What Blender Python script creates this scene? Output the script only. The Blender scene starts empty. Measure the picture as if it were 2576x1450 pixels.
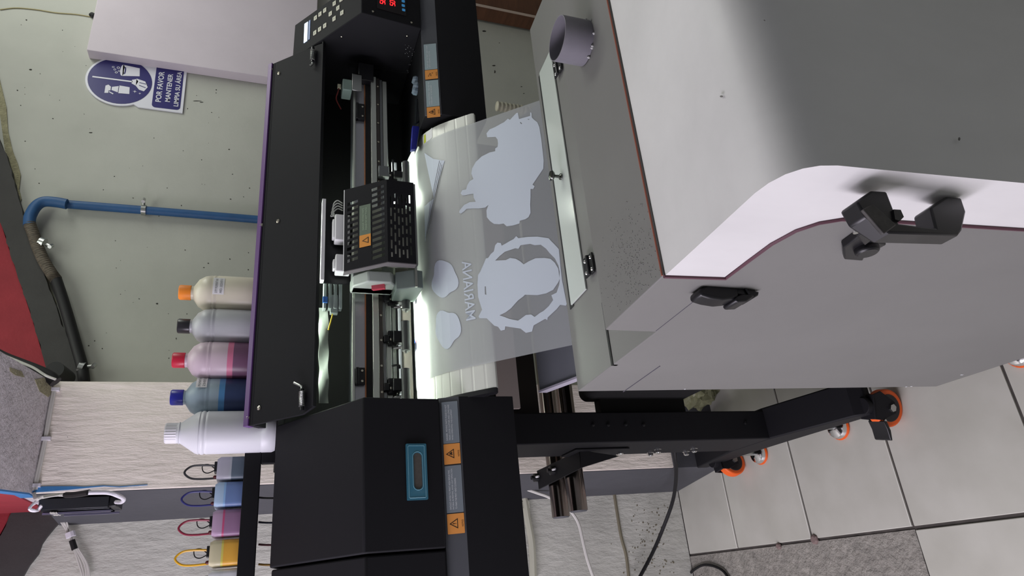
import bpy, bmesh, math, random
from mathutils import Vector, Matrix
random.seed(7)
SC = bpy.context.scene
COL = SC.collection
H = 1.45                      # eye height: authored z is relative to the eye, floor = -H
F = 1691.0
# ---------------------------------------------------------------- camera frame (world axes in upright camera coords)
RX = Vector((0.91180515, 0.09073475, -0.40047295))
RY = Vector((-0.40692679, 0.33023274, -0.85167889))
RZ = Vector((0.0549724, 0.93952836, 0.33803031))

def ray(px, py):
    d = Vector((725 - py, 1288 - px, -F))
    return Vector((RX.dot(d), RY.dot(d), RZ.dot(d))).normalized()

def at(px, py, ax, val):
    """point of the photograph measured on a real plane x/y/z = val"""
    d = ray(px, py)
    return d * (val / d[ax])

def atp(px, py, p0, n):
    d = ray(px, py); p0 = Vector(p0); n = Vector(n)
    return d * (n.dot(p0) / n.dot(d))

# ---------------------------------------------------------------- materials
def lin(c):
    if isinstance(c, str):
        c = [int(c[i:i + 2], 16) / 255 for i in (0, 2, 4)]
    return tuple(((v + 0.055) / 1.055) ** 2.4 if v > 0.04045 else v / 12.92 for v in c)

MATS = {}
def mat(name, col, rough=0.6, metal=0.0, spec=0.5, emit=None, estr=0.0, alpha=1.0, trans=0.0, ior=1.45,
        noise=None, bump=None, coat=0.0, sub=0.0):
    """noise=(scale, amount, (sx,sy,sz)) colour variation; bump=(scale, strength, dist, (sx,sy,sz))"""
    if name in MATS: return MATS[name]
    m = bpy.data.materials.new(name); m.use_nodes = True
    nt = m.node_tree; b = nt.nodes['Principled BSDF']
    c = lin(col)
    b.inputs['Base Color'].default_value = (*c, 1)
    b.inputs['Roughness'].default_value = rough
    b.inputs['Metallic'].default_value = metal
    b.inputs['Specular IOR Level'].default_value = spec
    b.inputs['Coat Weight'].default_value = coat
    b.inputs['IOR'].default_value = ior
    b.inputs['Transmission Weight'].default_value = trans
    b.inputs['Alpha'].default_value = alpha
    if sub:
        b.inputs['Subsurface Weight'].default_value = sub
        b.inputs['Subsurface Radius'].default_value = (0.02, 0.02, 0.02)
    if emit:
        b.inputs['Emission Color'].default_value = (*lin(emit), 1)
        b.inputs['Emission Strength'].default_value = estr
    if noise or bump:
        tc = nt.nodes.new('ShaderNodeTexCoord')
    if noise:
        s, amt, sc = (noise + ((1, 1, 1),))[:3]
        mp = nt.nodes.new('ShaderNodeMapping'); mp.inputs['Scale'].default_value = sc
        nt.links.new(tc.outputs['Object'], mp.inputs[0])
        n = nt.nodes.new('ShaderNodeTexNoise'); n.inputs['Scale'].default_value = s
        n.inputs['Detail'].default_value = 6; n.inputs['Roughness'].default_value = 0.6
        nt.links.new(mp.outputs[0], n.inputs['Vector'])
        r = nt.nodes.new('ShaderNodeMapRange')
        r.inputs['From Min'].default_value = 0.3; r.inputs['From Max'].default_value = 0.7
        r.inputs['To Min'].default_value = 1 - amt; r.inputs['To Max'].default_value = 1 + amt
        nt.links.new(n.outputs['Fac'], r.inputs['Value'])
        mx = nt.nodes.new('ShaderNodeVectorMath'); mx.operation = 'SCALE'
        mx.inputs[0].default_value = c
        nt.links.new(r.outputs[0], mx.inputs['Scale'])
        nt.links.new(mx.outputs[0], b.inputs['Base Color'])
    if bump:
        s, st, di, sc = (bump + ((1, 1, 1),))[:4]
        mp = nt.nodes.new('ShaderNodeMapping'); mp.inputs['Scale'].default_value = sc
        nt.links.new(tc.outputs['Object'], mp.inputs[0])
        n = nt.nodes.new('ShaderNodeTexNoise'); n.inputs['Scale'].default_value = s
        n.inputs['Detail'].default_value = 8; n.inputs['Roughness'].default_value = 0.65
        nt.links.new(mp.outputs[0], n.inputs['Vector'])
        bp = nt.nodes.new('ShaderNodeBump'); bp.inputs['Strength'].default_value = st
        bp.inputs['Distance'].default_value = di
        nt.links.new(n.outputs['Fac'], bp.inputs['Height'])
        nt.links.new(bp.outputs[0], b.inputs['Normal'])
    MATS[name] = m
    return m

# ---------------------------------------------------------------- mesh builder
class M:
    def __init__(s):
        s.v = []; s.f = []; s.mi = []; s.cur = 0
    def slot(s, i): s.cur = i; return s
    def add(s, vs, fs):
        o = len(s.v); s.v += [Vector(v) for v in vs]
        for f in fs: s.f.append([o + i for i in f]); s.mi.append(s.cur)
        return s
    def box(s, a, b):
        x0, y0, z0 = a; x1, y1, z1 = b
        vs = [(x, y, z) for x in (x0, x1) for y in (y0, y1) for z in (z0, z1)]
        return s.add(vs, [(0, 1, 3, 2), (4, 6, 7, 5), (0, 4, 5, 1), (2, 3, 7, 6), (0, 2, 6, 4), (1, 5, 7, 3)])
    def prism(s, pts, ax, lo, hi):
        def mk(p, t):
            if ax == 0: return (t, p[0], p[1])
            if ax == 1: return (p[0], t, p[1])
            return (p[0], p[1], t)
        n = len(pts)
        vs = [mk(p, lo) for p in pts] + [mk(p, hi) for p in pts]
        fs = [list(range(n)), list(range(2 * n - 1, n - 1, -1))]
        fs += [[i, i + n, (i + 1) % n + n, (i + 1) % n] for i in range(n)]
        return s.add(vs, fs)
    def slab(s, pts, off):
        """3-D polygon extruded by the vector off"""
        off = Vector(off); n = len(pts)
        vs = [Vector(p) for p in pts] + [Vector(p) + off for p in pts]
        fs = [list(range(n)), list(range(2 * n - 1, n - 1, -1))]
        fs += [[i, i + n, (i + 1) % n + n, (i + 1) % n] for i in range(n)]
        return s.add(vs, fs)
    def tube(s, pts, r, n=10, caps=True):
        pts = [Vector(p) for p in pts]; k = len(pts)
        rs = r if isinstance(r, (list, tuple)) else [r] * k
        t0 = (pts[1] - pts[0]).normalized()
        a = t0.orthogonal().normalized(); vs = []
        for i, p in enumerate(pts):
            t = (pts[min(i + 1, k - 1)] - pts[max(i - 1, 0)]).normalized()
            a = (a - t * a.dot(t))
            a = a.normalized() if a.length > 1e-6 else t.orthogonal().normalized()
            b = t.cross(a)
            for j in range(n):
                g = 2 * math.pi * j / n
                vs.append(p + (a * math.cos(g) + b * math.sin(g)) * rs[i])
        fs = []
        for i in range(k - 1):
            for j in range(n):
                fs.append([i * n + j, i * n + (j + 1) % n, (i + 1) * n + (j + 1) % n, (i + 1) * n + j])
        if caps: fs += [list(range(n - 1, -1, -1)), [(k - 1) * n + j for j in range(n)]]
        return s.add(vs, fs)
    def cyl(s, p, q, r, r2=None, n=24):
        return s.tube([p, q], [r, r if r2 is None else r2], n)
    def lathe(s, prof, o, ax=(0, 0, 1), n=28):
        """prof = [(radius, height)] along ax from o"""
        ax = Vector(ax).normalized(); a = ax.orthogonal().normalized(); b = ax.cross(a); o = Vector(o); vs = []
        for r, h in prof:
            for j in range(n):
                g = 2 * math.pi * j / n
                vs.append(o + ax * h + (a * math.cos(g) + b * math.sin(g)) * max(r, 1e-5))
        fs = []
        for i in range(len(prof) - 1):
            for j in range(n):
                fs.append([i * n + j, i * n + (j + 1) % n, (i + 1) * n + (j + 1) % n, (i + 1) * n + j])
        fs += [list(range(n - 1, -1, -1)), [(len(prof) - 1) * n + j for j in range(n)]]
        return s.add(vs, fs)
    def grid(s, rows):
        o = len(s.v); w = len(rows[0])
        vs = [p for r in rows for p in r]
        fs = [[i * w + j, i * w + j + 1, (i + 1) * w + j + 1, (i + 1) * w + j] for i in range(len(rows) - 1) for j in range(w - 1)]
        return s.add(vs, fs)
    def raw(s, vf, fn):
        return s.add([fn(v) for v in vf[0]], vf[1])
    def build(s, name, mats, parent=None, bevel=0, smooth=35, seg=2, sub=0, solid=0, fix=True):
        if not isinstance(mats, (list, tuple)): mats = [mats]
        me = bpy.data.meshes.new(name)
        vs = [v + Vector((0, 0, H)) for v in s.v]
        if parent is None:
            lo = [min(v[i] for v in vs) for i in range(3)]; hi = [max(v[i] for v in vs) for i in range(3)]
            org = Vector(((lo[0] + hi[0]) / 2, (lo[1] + hi[1]) / 2, lo[2]))
        else:
            r = parent
            while r.parent: r = r.parent
            org = Vector(r['_o'])
        me.from_pydata([v - org for v in vs], [], s.f)
        for m in mats: me.materials.append(m)
        for i, p in enumerate(me.polygons): p.material_index = s.mi[i]
        bm = bmesh.new(); bm.from_mesh(me)
        if fix: bmesh.ops.recalc_face_normals(bm, faces=bm.faces)
        if smooth:
            for f in bm.faces: f.smooth = True
            for e in bm.edges:
                if len(e.link_faces) != 2 or e.calc_face_angle(4) > math.radians(smooth): e.smooth = False
        bm.to_mesh(me); bm.free()
        o = bpy.data.objects.new(name, me); COL.objects.link(o)
        if parent is None:
            o.location = org; o['_o'] = org[:]
        else: o.parent = parent
        if solid:
            md = o.modifiers.new('solid', 'SOLIDIFY'); md.thickness = solid; md.offset = 0
        if sub:
            md = o.modifiers.new('sub', 'SUBSURF'); md.levels = sub; md.render_levels = sub
        if bevel:
            md = o.modifiers.new('bev', 'BEVEL'); md.width = bevel; md.segments = seg
            md.limit_method = 'ANGLE'; md.angle_limit = math.radians(40)
        return o

def tag(o, label=None, cat=None, group=None, kind=None):
    if label: o['label'] = label
    if cat: o['category'] = cat
    if group: o['group'] = group
    if kind: o['kind'] = kind
    return o
def thing(name, loc, label, cat, group=None):
    o = bpy.data.objects.new(name, None); COL.objects.link(o)
    o.empty_display_size = 0.05
    l = Vector(loc) + Vector((0, 0, H)); o.location = l; o['_o'] = l[:]
    return tag(o, label, cat, group)
def struct(o): o['kind'] = 'structure'; return o

def smooth(pts, k=6):
    P = [Vector(p) for p in pts]; P = [P[0] * 2 - P[1]] + P + [P[-1] * 2 - P[-2]]; out = []
    for i in range(1, len(P) - 2):
        for j in range(k):
            t = j / k
            out.append(0.5 * ((2 * P[i]) + (P[i + 1] - P[i - 1]) * t + (2 * P[i - 1] - 5 * P[i] + 4 * P[i + 1] - P[i + 2]) * t * t
                              + (3 * P[i] - 3 * P[i + 1] + P[i + 2] - P[i - 1]) * t ** 3))
    out.append(P[-2]); return out

def fill2d(loops):
    cu = bpy.data.curves.new('c', 'CURVE'); cu.dimensions = '2D'; cu.fill_mode = 'BOTH'
    for l in loops:
        sp = cu.splines.new('POLY'); sp.points.add(len(l) - 1); sp.use_cyclic_u = True
        for i, p in enumerate(l): sp.points[i].co = (p[0] * 100, p[1] * 100, 0, 1)
    o = bpy.data.objects.new('c', cu); COL.objects.link(o)
    me = bpy.data.meshes.new_from_object(o)
    r = ([(v.co.x / 100, v.co.y / 100) for v in me.vertices], [list(p.vertices) for p in me.polygons])
    bpy.data.objects.remove(o); bpy.data.meshes.remove(me); bpy.data.curves.remove(cu)
    return r
_tc = {}
def text2d(txt, bold=0.0):
    """glyph mesh scaled to the unit square; returns (verts2d, faces, aspect)"""
    k = (txt, bold)
    if k in _tc: return _tc[k]
    cu = bpy.data.curves.new('t', 'FONT'); cu.body = txt; cu.size = 1; cu.offset = bold; cu.resolution_u = 3
    o = bpy.data.objects.new('t', cu); COL.objects.link(o)
    me = bpy.data.meshes.new_from_object(o)
    xs = [v.co.x for v in me.vertices]; ys = [v.co.y for v in me.vertices]
    x0, x1, y0, y1 = min(xs), max(xs), min(ys), max(ys)
    r = ([((v.co.x - x0) / (x1 - x0), (v.co.y - y0) / (y1 - y0)) for v in me.vertices], [list(p.vertices) for p in me.polygons], (x1 - x0) / (y1 - y0))
    bpy.data.objects.remove(o); bpy.data.meshes.remove(me); bpy.data.curves.remove(cu)
    _tc[k] = r
    return r
def put_text(m, txt, o, ux, uy, bold=0.0):
    o, ux, uy = Vector(o), Vector(ux), Vector(uy)
    t = text2d(txt, bold); m.raw(t, lambda p: o + ux * p[0] + uy * p[1])
def circ(cx, cy, rx, ry=None, n=32, a0=0, a1=2 * math.pi):
    ry = rx if ry is None else ry
    return [(cx + rx * math.cos(a0 + (a1 - a0) * i / n), cy + ry * math.sin(a0 + (a1 - a0) * i / n)) for i in range(n)]
def rrect(x0, y0, x1, y1, r, n=5):
    out = []
    for cx, cy, a in ((x1 - r, y1 - r, 0), (x0 + r, y1 - r, 90), (x0 + r, y0 + r, 180), (x1 - r, y0 + r, 270)):
        for i in range(n + 1):
            g = math.radians(a + 90 * i / n); out.append((cx + r * math.cos(g), cy + r * math.sin(g)))
    return out

# ================================================================ palette
BLK = mat('black_powder_coat', '1a1a1d', 0.62, spec=0.22, bump=(900, 0.15, 0.0006))
BLK2 = mat('black_panel_paint', '1f1f22', 0.68, spec=0.16, bump=(900, 0.15, 0.0006))
BLKG = mat('dark_grey_strip', '505257', 0.55, bump=(900, 0.1, 0.0005))
BLKS = mat('black_plastic', '17171a', 0.35, spec=0.5)
RUB = mat('black_rubber', '111113', 0.6)
STEEL = mat('brushed_steel', 'b9bbb8', 0.3, metal=1.0)
ALU = mat('aluminium_light', 'd4d8d0', 0.38, metal=0.85, bump=(500, 0.05, 0.0004, (0.02, 1, 1)))
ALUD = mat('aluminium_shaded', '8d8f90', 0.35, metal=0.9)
CHROME = mat('chrome', 'e8e8e8', 0.12, metal=1.0)
DCHROME = mat('dark_chrome_tube', '8a817c', 0.16, metal=1.0)
SCREW = mat('screw_metal', 'd9d3c2', 0.25, metal=1.0)
PURPLE = mat('purple_trim', '5f3d76', 0.45)
SHK = mat('grey_shaker_paint', '757572', 0.5, spec=0.35, noise=(3, 0.05), bump=(700, 0.12, 0.0006))
SHKT = mat('grey_shaker_top_paint', '757572', 0.55, spec=0.35, noise=(9, 0.07), bump=(120, 0.25, 0.0012))
HOOD = mat('white_hood', 'd3d3d1', 0.45, noise=(3.5, 0.10, (1, 1.4, 0.5)), bump=(6, 0.03, 0.01))
WHITEP = mat('white_plastic', 'e9e9ea', 0.4)
ORANGE = mat('orange_rubber', 'e8601c', 0.5)
ORNL = mat('orange_label', 'e79a4c', 0.5)
GREYL = mat('grey_label', '7c858c', 0.4)
GREYL2 = mat('grey_label_light', '9fb0b4', 0.3)
INKB = mat('label_black', '141414', 0.6)
INKW = mat('label_white', 'dfe3e6', 0.6)
GREYW = mat('grey_cable', 'c7c6bf', 0.5)
WCAB = mat('white_cable', 'd8d6dd', 0.5)

# ================================================================ setting
X0 = 0.0329; T = 0.334
# floor: tiles with dark joints, rough concrete patch to the left
def floor_mat():
    m = bpy.data.materials.new('tile_floor'); m.use_nodes = True; nt = m.node_tree; b = nt.nodes['Principled BSDF']
    geo = nt.nodes.new('ShaderNodeNewGeometry'); sep = nt.nodes.new('ShaderNodeSeparateXYZ')
    nt.links.new(geo.outputs['Position'], sep.inputs[0])
    n = nt.nodes.new('ShaderNodeTexNoise'); n.inputs['Scale'].default_value = 7; n.inputs['Detail'].default_value = 8
    nt.links.new(geo.outputs['Position'], n.inputs['Vector'])
    cr = nt.nodes.new('ShaderNodeValToRGB')
    cr.color_ramp.elements[0].position = 0.3; cr.color_ramp.elements[0].color = (*lin('b6b6aa'), 1)
    cr.color_ramp.elements[1].position = 0.7; cr.color_ramp.elements[1].color = (*lin('c4c4b9'), 1)
    nt.links.new(n.outputs['Fac'], cr.inputs[0]); nt.links.new(cr.outputs[0], b.inputs['Base Color'])
    b.inputs['Roughness'].default_value = 0.42; b.inputs['Specular IOR Level'].default_value = 0.4
    n2 = nt.nodes.new('ShaderNodeTexNoise'); n2.inputs['Scale'].default_value = 60
    bp = nt.nodes.new('ShaderNodeBump'); bp.inputs['Strength'].default_value = 0.08; bp.inputs['Distance'].default_value = 0.002
    nt.links.new(n2.outputs['Fac'], bp.inputs['Height']); nt.links.new(bp.outputs[0], b.inputs['Normal'])
    return m
TILE = floor_mat()
GROUT = mat('dark_joint', '4b4743', 0.9, noise=(40, 0.2))
CONC = mat('rough_concrete', 'bdb9ae', 0.9, noise=(30, 0.22), bump=(55, 1.0, 0.03))
m = M()
YW = 2.21
m.slot(1).box((-2.2, -1.2, -H - 0.06), (4.2, YW + 0.1, -H - 0.005))
m.slot(0)
ys = [1.931 - T * k for k in range(-1, 10)]
g = 0.0034
for j, y in enumerate(ys):
    y1 = min(y, YW); y0 = y - T
    for i in range(-7, 13):
        x0 = X0 + T * 3 * i; x1 = x0 + T * 3
        if i < 0 and y > 1.27: continue
        gg = g * (1.5 if i < 0 or abs(y - 0.93) < 0.01 else 1)
        m.box((x0 + gg, y0 + g, -H - 0.02), (x1 - gg, y1 - g, -H))
struct(m.build('floor', [TILE, GROUT], bevel=0.0015, seg=1))
# bare concrete strip left of the tiles, real relief
m = M(); rows = []
import mathutils.noise as mn
for j in range(90):
    y = 1.262 + (YW - 1.262) * j / 89; r = []
    for i in range(70):
        x = X0 - 0.004 - 1.2 * (i / 69) ** 1.3
        h = mn.fractal(Vector((x * 22, y * 22, 0)), 0.8, 2.1, 6)
        edge = 1 if x < X0 - 0.02 and y > 1.28 else 0.4
        r.append((x, y, -H - 0.0022 + h * 0.0027 * edge))
    rows.append(r)
m.grid(rows)
struct(m.build('floor_concrete_patch', CONC))
bpy.data.objects['floor_concrete_patch'].name = 'floor.001'

WALL = mat('pale_green_plaster', 'b0b1a9', 0.75, noise=(2.2, 0.09), bump=(14, 0.12, 0.01))
WALLR = mat('rough_white_plaster', 'bfc0b6', 0.85, noise=(6, 0.1), bump=(30, 0.5, 0.016, (1, 1, 0.4)))
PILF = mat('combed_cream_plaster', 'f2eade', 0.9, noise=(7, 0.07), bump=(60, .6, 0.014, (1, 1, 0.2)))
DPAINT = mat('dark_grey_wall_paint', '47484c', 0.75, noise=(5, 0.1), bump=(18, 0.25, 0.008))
DBAND = mat('charcoal_band_paint', '3c3b3a', 0.8, noise=(12, 0.1), bump=(60, 0.3, 0.004))
REDP = mat('red_wall_paint', '8e2b34', 0.8, noise=(8, 0.12), bump=(30, 0.3, 0.008))
BLUEP = mat('blue_wall_paint', '3d78ad', 0.8, bump=(30, 0.3, 0.006))
SOFF = mat('rough_grey_concrete', 'dfd9dd', 0.95, noise=(18, 0.14), bump=(38, 1.0, 0.02))
OCHRE = mat('ochre_filler', 'a8a384', 0.95, noise=(40, 0.2), bump=(120, 1.0, 0.01))
PXL, PXR, PYF = 0.272, 0.569, 1.92
def pxl(y): return .295 - (y - 1.92) * .138
m = M().box((.4, YW, -H), (4.2, YW + 0.1, 1.3)); struct(m.build('wall_back', WALL))
m = M().box((-2.2, YW, -H), (.4, YW + 0.1, 1.3)); struct(m.build('wall_left', WALLR))
m = M()
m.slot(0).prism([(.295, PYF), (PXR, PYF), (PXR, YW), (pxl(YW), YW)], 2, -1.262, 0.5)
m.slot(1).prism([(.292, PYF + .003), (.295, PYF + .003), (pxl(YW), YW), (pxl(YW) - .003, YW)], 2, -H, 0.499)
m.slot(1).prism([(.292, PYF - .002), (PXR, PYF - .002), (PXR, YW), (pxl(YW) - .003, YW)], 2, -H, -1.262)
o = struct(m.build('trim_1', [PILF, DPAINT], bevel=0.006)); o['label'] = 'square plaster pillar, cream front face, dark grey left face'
# beam over the pillar running towards the room
m = M()
bp_ = [(.294, 1.90), (.294, YW), (.60, YW), (.563, 1.90), (.433, .90), (.19, .90)]
m.slot(0).prism(bp_, 2, .5, .86)
m.slot(1).slab([(.290, YW, .53), (.290, 1.90, .53), (.186, .90, .53), (.186, .90, .86), (.290, 1.90, .86), (.290, YW, .86)], (.0035, 0, 0))
m.slot(2).slab([(.290, 1.95, .501), (.290, 1.90, .501), (.186, .90, .501), (.186, .90, .53), (.290, 1.90, .53), (.290, 1.95, .53)], (.0035, 0, 0))
o = struct(m.build('trim_2', [SOFF, REDP, BLUEP])); o['label'] = 'rough concrete beam above the pillar'
m = M().box((-2.2, -1.2, 1.3), (4.2, YW + 0.1, 1.36)); struct(m.build('ceiling', WHITEP))

def jag(pts, amp=0.004, step=0.02):
    out = []
    for i in range(len(pts)):
        a, b = Vector(pts[i]), Vector(pts[(i + 1) % len(pts)])
        n = max(1, int((b - a).length / step))
        for k in range(n):
            p = a.lerp(b, k / n); out.append(p + Vector((random.uniform(-amp, amp), 0, random.uniform(-amp, amp))))
    return out
def wq(pts, y): return [at(px, py, 1, y) for px, py in pts]
# sloping charcoal band and red paint on the back wall
Yb = YW - 0.03
bl = wq([(-170, -60), (20, 400), (63, 554), (150, 800), (222, 985)], Yb)
bu = wq([(-230, 60), (0, 554), (27, 640), (80, 800), (115, 920), (135, 985)], Yb)
m = M().slab([p for p in jag(bl + bu[::-1], 0.0025)], (0, 0.03, 0))
o = struct(m.build('trim_3', DBAND)); o['label'] = 'charcoal painted sloping band on the back wall'
m = M().slab(wq([(-230, 60), (0, 554), (27, 640), (80, 800), (115, 920), (135, 985), (-400, 985), (-400, 60)], YW - 0.02), (0, 0.02, 0))
o = struct(m.build('trim_4', REDP)); o['label'] = 'red painted wall above the charcoal band'
# band + red on the left wall
la = wq([(148, 1290), (152, 1309), (120, 1350), (95, 1392), (55, 1450), (-10, 1560)], YW - 0.012)
lb = wq([(55, 1240), (0, 1345), (-70, 1450), (-150, 1560)], YW - 0.012)
m = M().slab(jag(la + lb[::-1], 0.003), (0, 0.012, 0))
o = struct(m.build('trim_5', DBAND)); o['label'] = 'charcoal painted diagonal band on the left wall'
m = M().slab(wq([(58, 1240), (0, 1345), (-70, 1450), (-150, 1560), (-500, 1560), (-500, 1240)], YW - 0.009), (0, 0.009, 0))
o = struct(m.build('trim_6', REDP)); o['label'] = 'red paint above the diagonal band on the left wall'
# peeled pale filler along the band's lower edge
m = M()
pk = [(-40, 180), (5, 290), (12, 340), (20, 398), (26, 430), (40, 470), (44, 505), (50, 520)]
po = [(-10, 170), (14, 270), (18, 330), (30, 380), (42, 410), (50, 440), (46, 475), (52, 500)]
m.slab([at(px + 2, py, 1, YW - 0.004) for px, py in po] + [at(px - 5, py, 1, YW - 0.004) for px, py in pk[::-1]], (0, 0.004, 0))
pk = [(95, 625), (112, 690), (122, 725), (138, 762)]; po = [(100, 650), (105, 690), (114, 735), (128, 770)]
m.slab([at(px + 4, py, 1, YW - 0.004) for px, py in pk] + [at(px - 6, py, 1, YW - 0.004) for px, py in po[::-1]], (0, 0.004, 0))
m.slab([at(px, py, 1, YW - .004) for px, py in [(222, 1308), (300, 1300), (400, 1296), (470, 1292), (520, 1290), (520, 1300), (455, 1306), (380, 1304), (300, 1308)]], (0, .004, 0))
m.slab([at(px, py, 2, 0.4990) for px, py in [(88, 955), (112, 951), (128, 968), (131, 990), (122, 1000), (100, 985)]], (0, 0, 0.002))
m.slab([at(px, py, 2, 0.4990) for px, py in [(25, 925), (55, 935), (62, 950), (40, 945), (26, 935)]], (0, 0, 0.002))
o = struct(m.build('trim_8', OCHRE)); o['label'] = 'patches of ochre filler on the walls and beam'
# blue drips on the pillar front
m = M()
a = [(60, 1241), (120, 1237), (180, 1232), (210, 1229), (260, 1224), (300, 1226), (340, 1223), (371, 1221)]
wd = [14, 13, 8, 4, 2, 1.6, 1.6, 1.4]
m.slab([at(px, py, 1, PYF - 0.002) for px, py in a] + [at(px, py - w, 1, PYF - 0.002) for (px, py), w in list(zip(a, wd))[::-1]], (0, 0.004, 0))
o = struct(m.build('trim_9', BLUEP)); o['label'] = 'blue paint drip down the pillar edge'
# scuffs and dirt on the walls (marks with a shape of their own)
SCUFF = mat('dark_scuff', '2e2c28', 0.9)
m = M()
for (px, py, w, h) in [(495, 254, 26, 2), (507, 257, 12, 2), (228, 334, 12, 2.6), (77, 175, 8, 4), (66, 50, 5, 3), (52, 265, 3, 2), (98, 461, 4, 3), (88, 425, 2, 2), (544, 226, 3, 3), (576, 376, 5, 3),
                       (578, 652, 4, 3), (395, 764, 6, 4), (350, 752, 3, 3), (456, 517, 3, 3), (580, 501, 4, 3), (223, 870, 4, 3), (238, 858, 3, 3), (443, 852, 2, 7), (470, 790, 3, 2), (170, 1100, 2, 2),
                       (1245, 180, 4, 10), (1218, 78, 10, 5), (1312, 218, 5, 2), (1256, 108, 2, 2), (1243, 165, 10, 3), (1318, 235, 4, 2)]:
    c = [(px + w * 0.5 * math.cos(t / 8 * 2 * math.pi) * random.uniform(0.6, 1.1), py + h * 0.5 * math.sin(t / 8 * 2 * math.pi) * random.uniform(0.5, 1.1)) for t in range(8)]
    yy = YW
    if 960 < py < 1225: yy = PYF
    m.slab([at(x, y, 1, yy - 0.0008) for x, y in c], (0, 0.002, 0))
for k in range(90):
    px, py = random.uniform(40, 640), random.uniform(60, 940); yy = YW
    if px < 240 and py > 380: continue
    r = random.uniform(.6, 1.9); c = [(px + r * random.uniform(.5, 1.5) * math.cos(t / 6 * 6.283), py + r * random.uniform(.4, 1) * math.sin(t / 6 * 6.283)) for t in range(6)]
    m.slab([at(x, y, 1, yy - 0.0006) for x, y in c], (0, 0.002, 0))
o = struct(m.build('trim_10', SCUFF)); o['label'] = 'small dark scuffs and chips on the walls'
# mortar joint and raceway line low on the left wall
m = M()
m.tube(smooth([at(px, py, 1, YW) for px, py in [(1545, 1245), (1552, 1290), (1562, 1350), (1575, 1400), (1582, 1460)]]), 0.006, 6)
for k in range(110):
    px = random.gauss(1640, 40); py = random.uniform(1262, 1450)
    if px > 1695: continue
    p = at(px, py, 1, YW); r = random.uniform(0.0008, 0.003)
    m.tube([p - Vector((0, .0012, 0)), p + Vector((0, .001, 0))], [r, r], 6)
o = struct(m.build('trim_11', mat('damp_stain', '77725f', 0.95))); o['label'] = 'damp speckles and a dark joint low on the left wall'
RACE = mat('painted_raceway', 'b3b4a2', 0.7)
m = M()
m.tube(smooth([at(px, py, 1, YW - .012) for px, py in [(1300, 1180), (1318, 1253), (1326, 1300), (1338, 1370), (1342, 1460)]]), 0.012, 8)
m.box(at(1318, 1272, 1, YW - .02) - Vector((0.01, 0, .02)), at(1318, 1272, 1, YW) + Vector((0.01, 0, .02)))
tag(m.build('cable_raceway', RACE), 'cream painted cable raceway low on the left wall', 'cable duct')

# ================================================================ wall sign
sg = thing('wall_sign', at(388, 284, 1, YW), 'white wall sign with blue disc of cleaning tools and Spanish words', 'sign')
o0 = at(459, 284, 1, YW - 0.006); ux = (at(470, 181, 1, YW - 0.006) - o0); ux.normalize()
uz = (at(317, 269, 1, YW - 0.006) - o0); uz = uz - ux * uz.dot(ux); uz.normalize()
def S(u, v, d=0.0): return o0 + ux * u + uz * v + Vector((0, -d, 0))
def s_of(px, py):
    p = at(px, py, 1, YW - 0.006) - o0; return (p.dot(ux), p.dot(uz))
W = 0.215
R = W / 2; cv = s_of(297, 240)[1]
pts = [(0, 0), (W, 0), (W - .003, cv - R * 0.62)]
a0 = -0.5
pts += [(W / 2 + R * math.cos(a), cv + R * math.sin(a)) for a in [a0 + (math.pi - 2 * a0) * i / 40 for i in range(41)]]
pts += [(.003, cv - R * 0.62)]
SW = mat('sign_white', 'd9d9e2', 0.4); SB = mat('sign_navy', '2a2668', 0.4)
m = M().slab([S(u, v, 0) for u, v in pts], (0, 0.005, 0)); m.build('backing_plate', SW, sg)
m = M().slab([S(u, v, 0.001) for u, v in circ(W / 2, cv, R - 0.007, n=48)], (0, 0.001, 0)); m.build('blue_disc', SB, sg)
v0 = s_of(453, 270)[1]; v1 = s_of(382, 262)[1]
m = M().slab([S(u, v, 0.001) for u, v in rrect(0.010, v0, W - 0.010, v1, 0.012)], (0, 0.001, 0)); m.build('text_panel', SB, sg)
m = M(); hh = (v1 - v0 - .006) / 3
for k, (t, f) in enumerate([('LIMPIA SU \u00c1REA', 0.92), ('MANTENER', 0.74), ('POR FAVOR', 0.80)]):
    hgt = hh * (0.66 if k == 2 else 0.58) * (1.2 if '\u00c1' in t else 1); wd = (W - 0.042) * f
    put_text(m, t, S(W / 2 - wd / 2 - .004, v0 + .006 + k * hh, 0.0018), ux * wd, uz * hgt, 0.02)
m.build('lettering', SW, sg, smooth=0)
# pictograms on the disc (u right, v up, relative to disc centre, unit = disc radius)
m = M(); r_ = R - 0.007
def pic(loops): m.raw(fill2d([[(x * r_, y * r_) for x, y in l] for l in loops]), lambda p: S(W / 2 + p[0], cv + p[1], 0.0018))
def bar(x0, y0, x1, y1, w):
    d = Vector((x1 - x0, y1 - y0)); nn = Vector((-d.y, d.x)).normalized() * w / 2
    return [(x0 + nn.x, y0 + nn.y), (x1 + nn.x, y1 + nn.y), (x1 - nn.x, y1 - nn.y), (x0 - nn.x, y0 - nn.y)]
pic([bar(0.02, 0.86, 0.02, -0.38, 0.06)])
pic([[(-0.06, -0.36), (0.10, -0.36), (0.16, -0.50), (0.06, -0.56), (-0.14, -0.50)]])
pic([[(-0.14, -0.50), (0.18, -0.50), (0.10, -0.78), (-0.14, -0.88), (-0.34, -0.78), (-0.3, -0.62)], bar(-0.1, -0.6, -0.18, -0.82, 0.03), bar(0.02, -0.6, -0.02, -0.84, 0.03)])
pic([[(-0.56, 0.0), (-0.22, 0.0), (-0.24, -0.32), (-0.54, -0.34)]])
pic([[(-0.53, 0.02), (-0.25, 0.02), (-0.32, 0.22), (-0.46, 0.22)]])
pic([[(-0.60, 0.30), (-0.62, 0.42), (-0.30, 0.42), (-0.24, 0.34), (-0.32, 0.25), (-0.48, 0.25), (-0.50, 0.31)]])
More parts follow.
